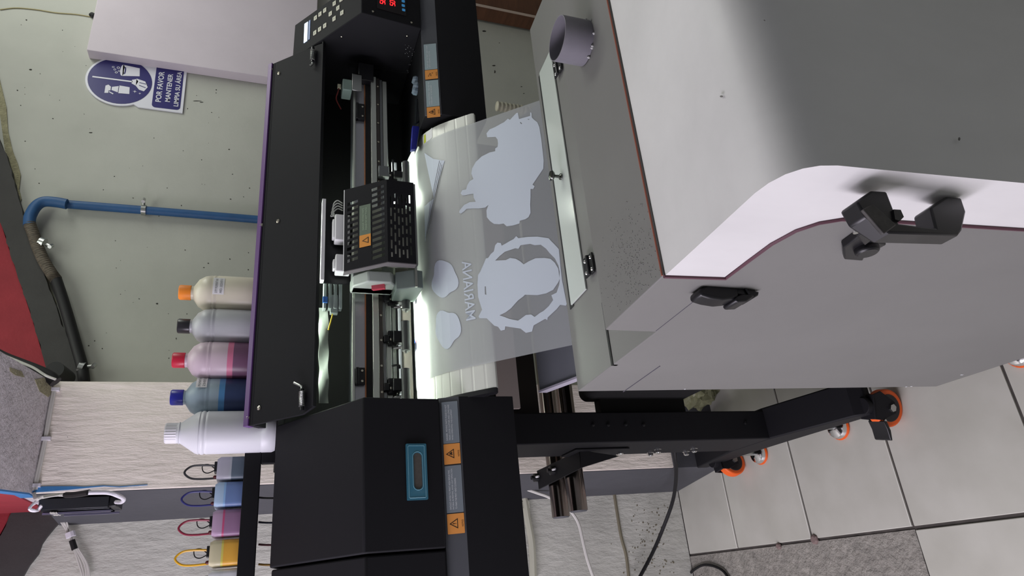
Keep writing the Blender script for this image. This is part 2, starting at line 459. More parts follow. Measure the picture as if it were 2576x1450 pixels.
pic([[(-0.56, 0.29), (-0.52, 0.29), (-0.60, 0.14), (-0.64, 0.16)]])
pic([[(0.22, -0.04), (0.72, -0.02), (0.66, -0.55), (0.30, -0.58)], circ(0.47, -0.1, 0.17, 0.035, 16)])
pic([circ(0.47, -0.02, 0.25, 0.07, 20)])
for (x, y, r) in ((0.34, 0.16, 0.045), (0.46, 0.22, 0.04), (0.42, 0.08, 0.035), (0.56, 0.12, 0.05), (0.56, 0.28, 0.04)):
    pic([circ(x, y, r, n=14), circ(x, y, r * 0.6, n=14)])
for (x, y, r) in ((-0.40, -0.50, 0.07), (-0.46, -0.66, 0.05)):
    pic([[(x + (r if i % 2 == 0 else r * 0.25) * math.cos(i * math.pi / 4), y + (r if i % 2 == 0 else r * 0.25) * math.sin(i * math.pi / 4)) for i in range(8)]])
m.build('pictogram', SW, sg, smooth=0)

# white cabinet-like board beside the sign
p1 = at(218, 125, 1, YW - 0.046); p2 = at(665, 182, 1, YW - 0.046)
xb = (p1.x + p2.x) / 2
m = M().box((p1.x, YW - 0.046, -0.12), (3.0, YW - 0.001, p1.z))
tag(m.build('insulation_board', mat('pale_foam_board', 'c9c0c8', 0.8, noise=(6, 0.04), bump=(300, 0.2, 0.001)), bevel=0.002),
    'large pale thick board fixed flat to the wall above the printer', 'board')
m = M().lathe([(0.0, 0), (0.009, 0.002), (0.011, 0.008), (0.006, 0.014)], at(233, 41, 1, YW - 0.001), (0, -1, 0), 14)
tag(m.build('wall_plug', BLKS), 'small black round plug on the wall above the pale board', 'plug')
CAB0 = mat('thin_stained_wire', 'a79e78', 0.8)
m = M().tube(smooth([at(px, py, 1, YW - 0.002) for px, py in [(0, 24), (40, 20), (90, 24), (140, 32), (190, 36), (228, 42)]]), 0.0022, 6)
tag(m.build('thin_wire', CAB0), 'thin yellowed wire running up the wall from the black plug', 'wire')

# ================================================================ conduit on the back wall
BL = mat('blue_conduit', '2b5482', 0.5, noise=(20, 0.12), bump=(120, 0.2, 0.002))
TAPE = mat('ribbed_tape', '5b5348', 0.7, noise=(60, 0.5, (4, 1, 1)))
cd = thing('conduit_pipe', at(640, 552, 1, YW - .02), 'blue conduit pipe bending over and turning black on the back wall', 'pipe')
yc = YW - 0.035
main = smooth([at(px, py, 1, YW - 0.02) for px, py in [(900, 574), (640, 552), (360, 529), (165, 514)]], 4)
m = M().tube(main, 0.0137, 16); m.build('straight_pipe', BL, cd)
m = M().tube(smooth([at(px, py, 1, yc) for px, py in [(168, 514), (140, 509), (110, 508), (90, 520), (76, 545), (74, 568)]], 6), 0.0165, 16); m.build('elbow', BL, cd)
pt = smooth([at(px, py, 1, yc) for px, py in [(74, 562), (86, 595), (96, 625), (112, 660), (132, 692), (142, 705)]], 14)
m = M().tube(pt, [0.0155 + 0.0016 * (i % 2) for i in range(len(pt))], 14); m.build('tape_wrap', TAPE, cd)
m = M().tube(smooth([at(px, py, 1, yc) for px, py in [(140, 700), (155, 745), (172, 800), (192, 870), (206, 920), (212, 962)]], 5), 0.0155, 16); m.build('black_hose', RUB, cd)
for px, py in ((362, 529), (106, 612), (206, 925)):
    c = at(px, py, 1, yc + (0.015 if px == 362 else 0))
    d = Vector((0, 0, 1)) if px == 362 else Vector((-0.35, 0, -1)).normalized() if px == 106 else Vector((-.3, 0, -1)).normalized()
    m = M().cyl(c - d * 0.007, c + d * 0.007, 0.0175, n=18)
    ex = Vector((1, 0, 0)) if px == 362 else Vector((-.3, -.2, -.6)).normalized() if px == 106 else Vector((0.1, -.2, -1)).normalized()
    if px == 362: ex = Vector((1, -0.3, 0.1)).normalized()
    m.cyl(c + ex * 0.014, c + ex * 0.034, 0.005, n=8); m.cyl(c + ex * 0.03 + Vector((-0.006, -0.008, 0)), c + ex * 0.034 + Vector((0.006, 0.004, 0)), 0.006, n=8)
    m.build('pipe_clamp', STEEL, cd)

# hose and cable where the beam meets the wall
m = M()
hose = smooth([at(px, py, 1, 1.86) for px, py in [(-60, 862), (0, 897), (50, 917), (90, 932), (125, 948), (140, 962)]], 5)
m.tube(hose, 0.0145, 14)
tag(m.build('black_hose', RUB), 'thick black hose running along the beam edge above the pillar', 'hose')
m = M().tube(smooth([at(px, py, 1, 1.84) for px, py in [(-60, 850), (0, 889), (50, 911), (85, 926), (115, 945), (140, 955)]], 5), 0.003, 8)
tag(m.build('data_cable', GREYW), 'thin pale cable lying along the thick black hose', 'cable')
oe = thing('pipe_stub', at(135, 928, 1, 1.9), 'open black pipe end beside the pillar top', 'pipe')
m = M(); c = at(138, 930, 1, 2.05); d = (at(165, 950, 1, 2.13) - c).normalized()
m.lathe([(0.02, 0.0), (0.022, 0.0), (0.022, 0.09), (0.016, 0.09), (0.018, 0.002)], c, d, 20); m.build('stub_tube', RUB, oe)

# twin cable round the pillar top down to the light
lf = thing('light_fixture', at(280, 1270, 0, PXL), 'black ribbed aluminium light bar on the dark side of the pillar', 'light fixture')
ya = 1.93
zt = at(80, 1275, 0, 0.22).z; A_ = at(118, 1278, 0, 0.225); B_ = at(288, 1272, 0, 0.225)
yy = 1.985
za, zb = at(110, 1280, 1, yy).z, at(282, 1270, 1, yy).z
FIN = mat('black_anodised', '303236', 0.3, metal=0.3); FINE = mat('anodised_edge', '8a88a0', 0.3, metal=0.6)
m = M()
m.box((.268, yy - 0.05, zb), (.284, yy + 0.045, za))
for k in range(5): m.box((.258, yy - 0.05 + k * 0.0235, zb), (.270, yy - 0.046 + k * 0.0235, za))
m.build('heat_sink', FIN, lf, bevel=0.001)
m = M()
for k, dz in ((0, 0), (1, -0.012)): m.box((.253, yy - 0.006 + k * .045, zb + dz), (.2575, yy + k * .045, za + dz * 3))
m.build('edge_trim', FINE, lf)
m = M().box((.260, yy - 0.045, zb - 0.018), (.283, yy + 0.035, zb)); m.build('end_cap', BLKS, lf, bevel=0.002)
CX = PXL - 0.02
def sd(px, py, x=CX): return at(px, py, 0, x)
m = M()
m.tube(smooth([at(p, q, 1, PYF - 0.006) for p, q in [(135, 975), (127, 1015), (119, 1060), (112, 1105), (100, 1160), (90, 1205), (86, 1232)]], 4), 0.0032, 8)
m.tube(smooth([at(p, q, 1, PYF - 0.006) for p, q in [(140, 975), (132, 1015), (124, 1060), (116, 1105), (105, 1160), (95, 1205), (91, 1232)]], 4), 0.0032, 8)
m.tube(smooth([at(86, 1230, 1, PYF - .006), at(86, 1242, 1, PYF), sd(90, 1255, CX - .01), sd(105, 1252, CX - .02), sd(140, 1246, CX), sd(165, 1246, CX)], 5), 0.0035, 8)
tag(m.build('electrical_cable', GREYW), 'twin grey cable clipped along the top edge of the pillar', 'cable')
m = M()
for p, q in ((137, 980), (114, 1104), (88, 1222)):
    c = at(p, q, 1, PYF - 0.007); m.box(c - Vector((0.004, 0.004, 0.011)), c + Vector((0.004, 0.006, 0.011)))
tag(m.build('cable_clips', WCAB), 'white cable clips along the pillar top edge', 'cable clip'); bpy.data.objects['cable_clips']['kind'] = 'stuff'
m = M()
m.tube(smooth([sd(222, 1240, PXL - .03), sd(270, 1240, PXL - .03), sd(295, 1247, PXL - .035), sd(311, 1256, PXL - .03), sd(305, 1264, PXL - .025), sd(292, 1264, PXL - .02)], 6), 0.0045, 10)
m.build('supply_lead', WCAB, lf)
m = M().tube(smooth([sd(165, 1246, PXL - .02), sd(190, 1245, PXL - .025), sd(224, 1240, PXL - .03)], 5), 0.006, 8); m.build('taped_joint', RUB, lf)
m = M()
for k in range(5):
    m.tube(smooth([sd(95, 1258 + k, PXL - .03), sd(82 - k * 2, 1270 + k * 2, PXL - .04), sd(74 + k * 2, 1283, PXL - .05), sd(90 + k, 1286, PXL - .05), sd(104, 1272 + k, PXL - .04)], 5), 0.0025, 6)
m.build('wire_loops', WCAB, lf)
m = M()
for k in range(5):
    q = k * 4 + random.uniform(-3, 3)
    m.tube(smooth([sd(125 + q, 1291, PXL - .02), at(140 + q, 1300, 1, YW - .04), at(152 + q, 1315, 1, YW - .03), at(172 + q * .2, 1345, 1, YW - .02 - .003 * (k % 2)), at(184 + q * .8, 1380, 1, YW - .02), at(198 + q * 1.5 + random.uniform(-4, 4), 1420, 1, YW - .02), at(212 + q, 1470, 1, YW - .02)], 5), 0.0021, 6)
tag(m.build('cable_bundle', GREYW), 'bundle of grey cables tied together running down the left wall', 'cable')
cbn = bpy.data.objects['cable_bundle']
m = M().tube([at(176, 1340, 1, YW - .022), at(179, 1352, 1, YW - .022)], .012, 10); m.build('cable_tie', WCAB, cbn)
m = M().tube([at(181, 1360, 1, YW - .022), at(188, 1383, 1, YW - .022)], .0075, 10); m.build('black_tape', RUB, cbn)
m = M().tube(smooth([at(px, py, 1, YW - .022) for px, py in [(160, 1300), (175, 1306), (200, 1310), (240, 1307), (300, 1302), (400, 1298), (520, 1290), (590, 1284)]], 5), 0.0035, 6)
tag(m.build('clipped_cable', GREYW), 'pale cable following the corner behind the ink tanks', 'cable')

# ================================================================ PRINTER
pr = thing('film_printer', (0.8, 1.5, -H), 'wide black film printer with open lid, purple trim and white printed film on its platen', 'printer')
XA, XL, XR, XR2 = 0.069, 0.351, 1.335, 1.456
prof = [(1.5, -0.03), (1.275, -0.179), (1.289, -0.331), (1.62, -0.331), (1.62, -0.05), (1.52, -0.03)]
m = M().prism(prof, 0, XA + 0.001, XL); m.build('side_cover', BLK2, pr, bevel=0.003)
cov = pr.children[-1]
# teal latch plate with oval finger slot, on the cover's front
TEAL = mat('teal_film_plate', '39758c', 0.3, coat=0.3)
n0 = Vector((0, -0.152, -0.014)); n0.normalize(); pb = (0, 1.2742, -0.179)
q = [atp(px, py, pb, n0) for px, py in [(1020, 1118), (1071, 1117), (1075, 1258), (1024, 1260)]]
xs0, xs1 = (q[2].x + q[3].x) / 2, (q[0].x + q[1].x) / 2; z1_, z0_ = q[0].z, q[1].z
def yf(z): return 1.275 + (z + 0.179) / (-0.152) * 0.014
m = M()
outer = rrect(xs0, z0_, xs1, z1_, 0.002)
sl = [atp(px, py, pb, n0) for px, py in [(1050, 1140), (1050, 1232), (1040, 1186), (1061, 1186)]]
slot = rrect(sl[1].x, sl[3].z, sl[0].x, sl[2].z, (sl[2].z - sl[3].z) / 2 - 0.0001, 8)
fl = fill2d([outer, slot]); m.raw(fl, lambda p: Vector((p[0], yf(p[1]) - 0.002, p[1])))
lp = m.build('latch_plate', TEAL, pr, solid=0.003)
m = M().prism(slot, 1, yf(sl[2].z) - 0.0012, yf(sl[2].z) + 0.001); m.build('finger_slot', mat('slot_grey', '55514c', 0.7, noise=(150, .1)), lp)
m = M()
for a in (rrect(xs0 + .004, z0_ + .004, xs1 - .004, z1_ - .004, 0.002), rrect(sl[1].x - .0015, sl[3].z - .0015, sl[0].x + .0015, sl[2].z + .0015, (sl[2].z - sl[3].z) / 2 + .001, 8)):
    pp = [Vector((x, yf(z) - 0.0037, z)) for x, z in a]; m.tube(pp + [pp[0]], 0.0005, 5)
m.build('plate_rim', mat('teal_rim', '7fb4c4', 0.2), lp)
# next cover to the left
prof2 = [(1.5, -0.033), (1.278, -0.183), (1.291, -0.331), (1.62, -0.331), (1.62, -0.05)]
m = M().prism(prof2, 0, -0.35, XA - 0.003); m.build('side_cover', BLK2, pr, bevel=0.003)
# control box on the right
m = M().prism([(1.478, -0.025), (1.275, -0.177), (1.290, -0.331), (1.625, -0.331), (1.625, -0.025)], 0, XR, XR2)
cb = m.build('control_box', BLK2, pr, bevel=0.002)
# lower chassis with chamfered label ledge
ch = [(1.300, -0.331), (1.284, -0.371), (1.284, -0.487), (1.60, -0.487), (1.60, -0.331)]
for a, b in ((-0.35, XL + 0.004), (1.062, 2.16)):
    m = M(); m.slot(0).prism(ch, 0, a, b)
    m.slot(1).slab([(a, 1.2990, -0.3325), (b, 1.2990, -0.3325), (b, 1.2835, -0.3710), (a, 1.2835, -0.3710)], (0, .004, 0))  # lighter grey on the chamfer paints in light caught by its upward tilt
    m.build('base_housing', [BLK, BLKG], pr, bevel=0.0012)
m = M().box((XL, 1.315, -0.462), (1.062, 1.42, -0.43)); m.box((XL, 1.40, -0.487), (1.062, 1.47, -0.44))
m.build('centre_beam', BLK, pr, bevel=0.002)
m = M().prism([(1.40, -0.47), (1.44, -0.49), (1.45, -0.53), (1.445, -0.565), (1.455, -0.565), (1.46, -0.53), (1.45, -0.485), (1.41, -0.465)], 0, XL + 0.02, 1.06)
m.build('feed_apron', mat('pinkish_apron', 'b9aca8', 0.5), pr)
m = M().box((XL, 1.56, -0.66), (1.2, 1.58, -0.487)); m.build('rear_panel', mat('taupe_panel', '4a4440', 0.7), pr)
# white/black seam line on the right block, small slot
m = M().box((1.064, 1.292, -0.36), (1.085, 1.2985, -0.3545)); m.build('vent_slot', BLKS, pr)

# ---- warning labels on the ledge
ledge_p = Vector((0, 1.2992, -0.331)); ledge_q = Vector((0, 1.2831, -0.371)); lv = (ledge_p - ledge_q); Lh = lv.length; lv.normalize()
ln = Vector((0, -lv.z, lv.y))
def LG(x, v, d=0.0): return Vector((x, 0, 0)) + ledge_q + lv * v + ln * d
def lx(px, py): return atp(px, py, ledge_q, ln).x
def warn(x0, x1, xo, lines, kind, gm):
    """grey text field x0..x1 left/right of the orange field xo"""
    w = M(); lo, hi = 0.004, Lh - 0.007
    w.slot(0).slab([LG(x, v, 0.0010) for x, v in rrect(x0, lo, x1, hi, 0.0012)], ln * 0.0004)
    o = w.build('warning_label', [gm], pr, smooth=0)
    w = M().slab([LG(x, v, 0.0011) for x, v in rrect(xo[0], lo, xo[1], hi, 0.0012)], ln * 0.0004); w.build('orange_field', ORNL, o, smooth=0)
    w = M(); n = len(lines); hh = (hi - lo)
    for k, (t, fr) in enumerate(lines):
        ww = (x1 - x0) * 0.86 * fr
        put_text(w, t, LG(x0 + (x1 - x0) * 0.07, hi - hh * (0.30 + 0.17 * k), 0.0018), Vector((ww, 0, 0)), lv * hh * 0.105, 0.0)
    w.build('small_print', INKW, o, smooth=0)
    w = M(); cx = (xo[0] + xo[1]) / 2; cy = lo + hh * 0.58; r = hh * 0.30
    if kind != 'dots':
        t3 = lambda s: [(cx + r * s * 1.05 * math.cos(math.radians(90 + 120 * i)), cy - r * .12 + r * s * 1.05 * math.sin(math.radians(90 + 120 * i))) for i in range(3)]
        w.raw(fill2d([t3(1.05), t3(0.80)]), lambda p: LG(p[0], p[1], 0.0018))
        if kind == '!':
            put_text(w, '!', LG(cx - r * .08, cy - r * .35, .0018), Vector((r * .16, 0, 0)), lv * r * .7, 0.02)
        else:
            for dx, dy in ((-.12, -.2), (.14, -.05), (.0, .12)):
                w.raw(fill2d([circ(cx + dx * r, cy + dy * r, r * .17, n=10), circ(cx + dx * r, cy + dy * r, r * .06, n=6)]), lambda p: LG(p[0], p[1], 0.0018))
            w.raw(fill2d([[(cx + .05 * r, cy + .2 * r), (cx + .4 * r, cy - .3 * r), (cx + .2 * r, cy - .35 * r)]]), lambda p: LG(p[0], p[1], 0.0019))
    else:
        for dx, dy in ((-.5, .5), (-.1, .3), (.0, -.1), (-.4, -.1), (.35, .1), (.4, -.5)):
            w.raw(fill2d([circ(cx + dx * r, cy + dy * r, r * .13, n=8)]), lambda p: LG(p[0], p[1], 0.0018))
    put_text(w, 'NOTICE', LG(cx - r * .62, lo + hh * 0.05, .0018), Vector((r * 1.24, 0, 0)), lv * hh * .1)
    w.build('warning_symbol', INKB, o, smooth=0)
warn(lx(1135, 1116), lx(1135, 1011), (lx(1133, 1169), lx(1133, 1117.5)),
     [('DANGER:  MOVING PARTS! PLEASE DO NOT', 1.0), ('WEAR LOOSE CLOTHES AND LONG HAIR', 1.0), ('WHILE OPERATING THIS EQUIPMENT', 0.86)], 'x', GREYL)
warn(lx(1140, 1291), lx(1140, 1172), (lx(1145, 1344), lx(1145, 1293)),
     [('SHOULD AVOID TO PRINT HIGH REFLECTIVE', 0.97), ('MATERIAL IN PRINTING, AVOID LIGHT REFRACTION', 1.0), ('TO MAKE THE PRINT HEAD CLOGGING', 0.76)], '!', GREYL)
warn(lx(1080, 176), lx(1078, 112), (lx(1083, 200), lx(1083, 177)),
     [('PLEASE KEEP THE PRINT HEAD CLEAN', 1.0), ('WITH CLEANING SOLUTION', .75)], 'dots', GREYL2)
warn(lx(1087, 269), lx(1087, 203), (lx(1090, 296), lx(1090, 270)),
     [('CHECK THE EXTERNAL CABLE AND THE', 1.0), ('POWER SUPPLY OF THE MACHINE', .85)], 'x', GREYL2)

# ---- control box face
sn = Vector((0, -0.152, 0.203)).normalized(); sp = Vector((0, 1.275, -0.177)); sv = Vector((0, 0.203, 0.152)).normalized()
def cb_pt(px, py): p = atp(px, py, sp, sn); return p.x, (p - sp).dot(sv)
def CB(x, v, d=0.0): return Vector((x, 0, 0)) + sp + sv * v + sn * d
KEY = mat('key_grey', 'b9b8a6', 0.5)
for px, py in [(794.5, 45.5), (806, 36), (818, 26.5), (793, 83), (805, 74), (818, 65), (832, 35), (842, 9), (851, 20.5), (841.5, 47.5), (861, 32.6), (859, -1)]:
    x, v = cb_pt(px, py)
    m = M().slab([CB(a, b, 0.0003) for a, b in rrect(x - 0.0068, v - 0.0058, x + 0.0068, v + 0.0058, 0.001)], sn * 0.0015)
    k = m.build('key_button', KEY, cb, smooth=0)
    m = M().slab([CB(a, b, 0.0019) for a, b in rrect(x - 0.004, v - 0.0006, x + 0.003, v + 0.0006, 0.0004)], sn * 0.0002); m.build('key_mark', INKB, k, smooth=0)
x0, v0 = cb_pt(772, 104); x1, v1 = cb_pt(768, 60); vv = (v0 + v1) / 2
m = M().slab([CB(a, b, 0.0003) for a, b in rrect(x0, vv - 0.0065, x1, vv + 0.0065, 0.0005)], sn * 0.001)
m.build('lcd_screen', mat('lcd_glow', 'cfe2ff', 0.3, emit='c4dcff', estr=1.3), cb, smooth=0)
m = M().slab([CB(a, b, 0.0003) for a, b in rrect(x0, vv - 0.017, x1, vv - 0.0105, 0.0005)], sn * 0.001); m.build('blue_label', mat('blue_strip', '3f63a0', 0.4), cb, smooth=0)
# front face: red digit displays and blue keys
fn = Vector((0, -0.154, -0.015)).normalized(); fp = Vector((0, 1.275, -0.177)); fv = Vector((0, -0.015, 0.154)).normalized()
def cf_pt(px, py): p = atp(px, py, fp, fn); return p.x, (p - fp).dot(fv)
def CF(x, v, d=0.0): return Vector((x, 0, 0)) + fp + fv * v + fn * d
a = cf_pt(948, 16); b = cf_pt(1022, 36)
m = M().slab([CF(x, v, 0.0003) for x, v in rrect(1.363, b[1], XR2 - 0.004, a[1], 0.002)], fn * 0.001); dp = m.build('display_panel', mat('smoked_panel', '150c0e', 0.15), cb, smooth=0)
RED = mat('red_led', 'ff2a2a', 0.4, emit='ff1e24', estr=3.0)
SEG = {'0': 'abcdef', '5': 'afgcd', '6': 'afgedc', '9': 'abcdfg', '8': 'abcdefg', '4': 'fgbc'}
def digits(txt, x, v, h):
    m = M(); w = h * 0.55
    for ch_ in txt:
        L = {'a': ((0, 1), (1, 1)), 'b': ((1, 1), (1, .5)), 'c': ((1, .5), (1, 0)), 'd': ((0, 0), (1, 0)), 'e': ((0, 0), (0, .5)), 'f': ((0, .5), (0, 1)), 'g': ((0, .5), (1, .5))}
        for s_ in SEG[ch_]:
            (ax, ay), (bx, by) = L[s_]
            m.tube([CF(x + ax * w + .0004 * (bx - ax), v + ay * h + .0004 * (by - ay), .0016), CF(x + bx * w - .0004 * (bx - ax), v + by * h - .0004 * (by - ay), .0016)], h * 0.07, 5)
        x += w * 1.5
    return m
d1 = cf_pt(968, 8); d2 = cf_pt(993, 14)
digits('56', d1[0] - 0.006, d1[1], 0.0125).build('red_digits', RED, dp)
digits('50', d2[0] - 0.004, d2[1], 0.0125).build('red_digits', RED, dp)
for px, py, mm in ((1014, 4, 'k'), (1014, 15, 'k'), (1015, 26, 'r')):
    x, v = cf_pt(px, py)
    m = M().slab([CF(a, b, 0.0012) for a, b in rrect(x - 0.0042, v - 0.0042, x + 0.0042, v + 0.0042, 0.0018)], fn * 0.0006); m.build('touch_key', mat('blue_key', '3f8fc9', 0.4, emit='3f8fc9', estr=.3), dp, smooth=0)
for px, py in ((938, 29), (1035, 57)):
    x, v = cf_pt(px, py); m = M().lathe([(0.003, 0), (0.0028, 0.001), (0.001, 0.0016)], CF(x, v), fn, 12); m.build('screw', SCREW, cb)
# inner face seam and screws of the control box
m = M(); XI = XR - 0.001
m.tube([at(px, py, 0, XI) for px, py in [(878, 196), (877, 162), (1050, 188)]], 0.0009, 6); m.build('panel_seam', RUB, cb)
for px, py in ((859, 93), (1024, 91)):
    m = M().lathe([(0.003, 0), (0.0026, 0.0012), (0.001, 0.002)], at(px, py, 0, XI), (-1, 0, 0), 10); m.build('screw', SCREW, cb)
# splashes of dried white powder near the cap station
m = M()
for k in range(26):
    p = at(random.uniform(1018, 1052), random.uniform(110, 190), 0, XI); m.lathe([(random.uniform(.0004, .0012), 0), (.0003, .0006)], p, (-1, 0, 0), 6)
m.build('powder_specks', INKW, cb)
m = M().box((XR + 0.02, 1.605, -0.12), (XR + 0.06, 1.615, -0.04)); m.build('rear_bracket', BLK, cb)

# ---- lid
LB = Vector((0, 1.392, -0.098)); LT = Vector((0, 1.499, 0.020)); lt = (LT - LB).normalized(); lnn = Vector((0, -lt.z, lt.y))
LL = (LT - LB).length
def LD(x, v, d=0.0): return Vector((x, 0, 0)) + LB + lt * v + lnn * d
m = M()
xl, xr = XL + 0.001, XR - 0.004
m.slab([LD(xl + .012, 0), LD(xr - .002, 0), LD(xr, .02), LD(xr, LL), LD(xl, LL), LD(xl, 0.03)], -lnn * 0.006)
m.slab([LD(xl + .012, 0), LD(xr - .002, 0), LD(xr - .002, 0.004), LD(xl + .012, 0.004)], lnn * 0.005)
m.slab([LD(xl, LL), LD(xr, LL), LD(xr, LL + .012), LD(xl, LL + .012)], -lnn * 0.016)
m.slab([LD(xl, LL - .001, -.016), LD(xr, LL - .001, -.016), LD(xr, LL + .012, -.016), LD(xl, LL + .012, -.016)], -lnn * 0.025)
lid = m.build('lid', BLK2, pr, bevel=0.0008)
m = M().slab([LD(xl - .001, LL + .008, .004), LD(xr + .001, LL + .008, .004), LD(xr + .001, LL + .0205, .004), LD(xl - .001, LL + .0205, .004)], -lnn * 0.018)
m.build('lid_trim', PURPLE, lid, bevel=0.001)
ldn = lnn
for px, py in ((658, 567), (700, 557), (702, 185), (683, 176), (652, 1027), (624, 1052)):
    p = atp(px, py, LB, lnn); m = M().lathe([(0.0052, 0.0), (0.005, 0.002), (0.002, 0.0042), (.001, .003)], p, lnn, 12)
    m.slot(0); m.build('screw', SCREW, lid)
# spring pull pins
for pa, pb_, tip in (((766, 1035), (766, 975), (748, 966)), ((792, 125), (791, 166), (786, 172))):
    A = atp(*pa, LB, lnn) + lnn * 0.008; B = atp(*pb_, LB, lnn) + lnn * 0.008; C_ = atp(*tip, LB, lnn) + lnn * 0.010
    pn = M(); pn.tube([A, A.lerp(B, 0.9)], 0.0045, 12); o = pn.build('hinge_pin', BLKS, lid)
    pn = M(); hx = []
    for i in range(90):
        t = i / 89; c = A.lerp(B, 0.15 + 0.65 * t); g_ = t * 2 * math.pi * 11
        hx.append(c + Vector((0, math.cos(g_) * 0.0055, math.sin(g_) * 0.0055)))
    pn.tube(hx, 0.0011, 6); pn.build('spring', STEEL, o)
    pn = M(); pn.tube([A.lerp(B, 0.85), B, B.lerp(C_, 0.3), C_], 0.003, 10); pn.build('bent_tip', STEEL, o)

# ---- interior
DARK = mat('interior_black', '0c0c0d', 0.8)
m = M()
m.box((XL, 1.60, -0.45), (XR + .004, 1.612, -0.032)); m.box((XL, 1.29, -0.45), (XR, 1.60, -0.443))
m.build('inner_housing', DARK, pr)
m = M().box((0.285, 1.50, -0.045), (XR, 1.695, -0.0305)); m.build('rear_deck', BLK, pr, bevel=0.002)
YR = 1.435
def zr(px, y=YR): return at(px, 800, 1, y).z
XA_, XB_ = XL + 0.0, 1.262
m = M().box((XA_, YR, zr(985)), (XB_, YR + 0.05, zr(886))); m.build('rail_beam', BLKG, pr)
rb = pr.children[-1]
for n_, p0, p1, mm, th in (('top_edge', 886.5, 893, ALU, 0.012), ('beam_face', 893, 918, mat('rail_face', 'b5b5bb', 0.3, metal=.7), 0.004), ('copper_edge', 918, 921.5, mat('copper', 'c98a63', 0.4, metal=.6), 0.006), ('timing_belt', 922, 937, RUB, 0.009),
                       ('guide_rail', 938, 953, ALU, 0.02), ('screw_channel', 953, 963, mat('dark_steel', '5a5552', 0.3, metal=.9), 0.016), ('lower_rail', 963, 971, ALUD, 0.012), ('support_strip', 971.5, 984, ALU, 0.008)):
    m = M().box((XA_, YR - th, zr(p1, YR - th)), (XB_, YR, zr(p0, YR - th))); m.build(n_, mm, rb, bevel=0.0006)
for k in range(15):
    x = XA_ + 0.05 + k * 0.0595; y = YR - 0.016
    if .60 < x < .88: continue
    m = M().lathe([(0.0028, 0), (0.0026, 0.0016), (0.0012, 0.002), (.0012, .001)], (x, y, zr(958, y)), (0, -1, 0), 10); m.build('screw', SCREW, rb)
for py0, py1 in ((262, 298), (925, 968)):
    y = YR - .014; a = at(898, py1, 1, y); b = at(918, py0, 1, y)
    m = M().box((a.x, y, b.z), (b.x, YR, a.z)); m.box((a.x, y - .003, a.z - .004), (b.x, YR, a.z + .003)); o = m.build('belt_clamp', BLKS, rb, bevel=.001)
    for f in (.2, .8):
        m = M().lathe([(.0028, 0), (.0025, .0015), (.001, .002)], (a.x + (b.x - a.x) * f, y, b.z + .006), (0, -1, 0), 10); m.build('screw', SCREW, o)
# belt motor at the right end of the rail
a = at(862, 224, 1, YR - .03); b = at(886, 201, 1, YR - .03)
m = M().box((a.x, YR - .03, b.z), (b.x, YR + .01, a.z)); mo = m.build('belt_motor', mat('motor_grey', '7d9088', .5), pr, bevel=.002)
a = at(886, 226, 1, YR - .034); b = at(910, 188, 1, YR - .034)
m = M().box((a.x, YR - .034, b.z), (b.x, YR - .03, a.z)); m.box((b.x - .003, YR - .034, b.z), (b.x, YR + .0, a.z)); m.build('motor_bracket', STEEL, mo, bevel=.0006)
a = at(912, 200, 1, YR - .025); b = at(940, 178, 1, YR - .025)
m = M().box((a.x, YR - .025, b.z), (b.x + .02, YR + .04, a.z + .01)); m.build('pulley_block', BLKS, mo, bevel=.001)
m = M().tube(smooth([at(853, 222, 1, YR), at(850, 232, 1, YR), at(846, 250, 1, YR + .01), at(858, 275, 1, YR + .02)], 5), .0018, 6); m.build('motor_wire', mat('dark_red_wire', '6b2320', .5), mo)
m = M(); a = at(853, 218, 1, YR); m.box(a - Vector((.006, .003, .004)), a + Vector((.006, .003, .004))); m.build('connector', mat('cream_connector', 'd9d7b8', .5), mo)

# ---- pinch rollers
m = M().box((XL, 1.452, zr(1034, 1.452)), (.87, 1.458, zr(985, 1.452))); m.build('roller_backing', mat('taupe_cavity', '3c3733', .6), pr)
m = M().box((XL, 1.440, zr(997, 1.44)), (.87, 1.452, zr(986, 1.44))); m.build('roller_bar', ALU, pr, bevel=.001)
def pinch(py0, py1, xoff=0):
    y = 1.418
    a = at(970, py1, 1, y); b = at(1000, py0, 1, y)
    w = M(); w.box((a.x, y, b.z), (b.x, 1.44, a.z - .006)); w.box((a.x + .004, y - .012, b.z - .012), (b.x - .004, y + .01, b.z + .012))
    w.box((a.x + .006, y - .004, a.z - .01), (b.x - .012, y + .012, a.z + .004))
    o = w.build('pinch_roller', BLKS, pr, bevel=.003)
    yr_ = 1.405; c0 = at(1022, py1 + 14, 1, yr_); c1 = at(1022, py0 - 22, 1, yr_); zc = c0.z
    w = M().tube([(c0.x, yr_, zc), (c1.x, yr_, zc)], .0095, 18); w.build('roller', mat('roller_rubber', '4a4b4c', .45), o)
    w = M().tube([(c0.x - .006, yr_, zc), (c0.x, yr_, zc)], .003, 8); w.build('axle', STEEL, o)
    w = M().tube([(a.x - .006, y + .004, b.z + .008), (a.x - .006, y - .006, zc + .008)], .003, 8); w.build('spring', STEEL, o)
    w = M().lathe([(.0032, 0), (.003, .0012), (.001, .002)], (a.x + .014, y, a.z - .012), (0, -1, 0), 10); w.build('screw', SCREW, o)
pinch(832, 869); pinch(951, 993); pinch(728, 766)
pinch(432, 452)
# hook between rollers
m = M().tube(smooth([at(985, 921, 1, 1.43), at(1000, 919, 1, 1.42), at(1006, 922, 1, 1.415), at(1006, 928, 1, 1.415)], 4), .0025, 8); m.build('cable_hook', BLKS, pr)

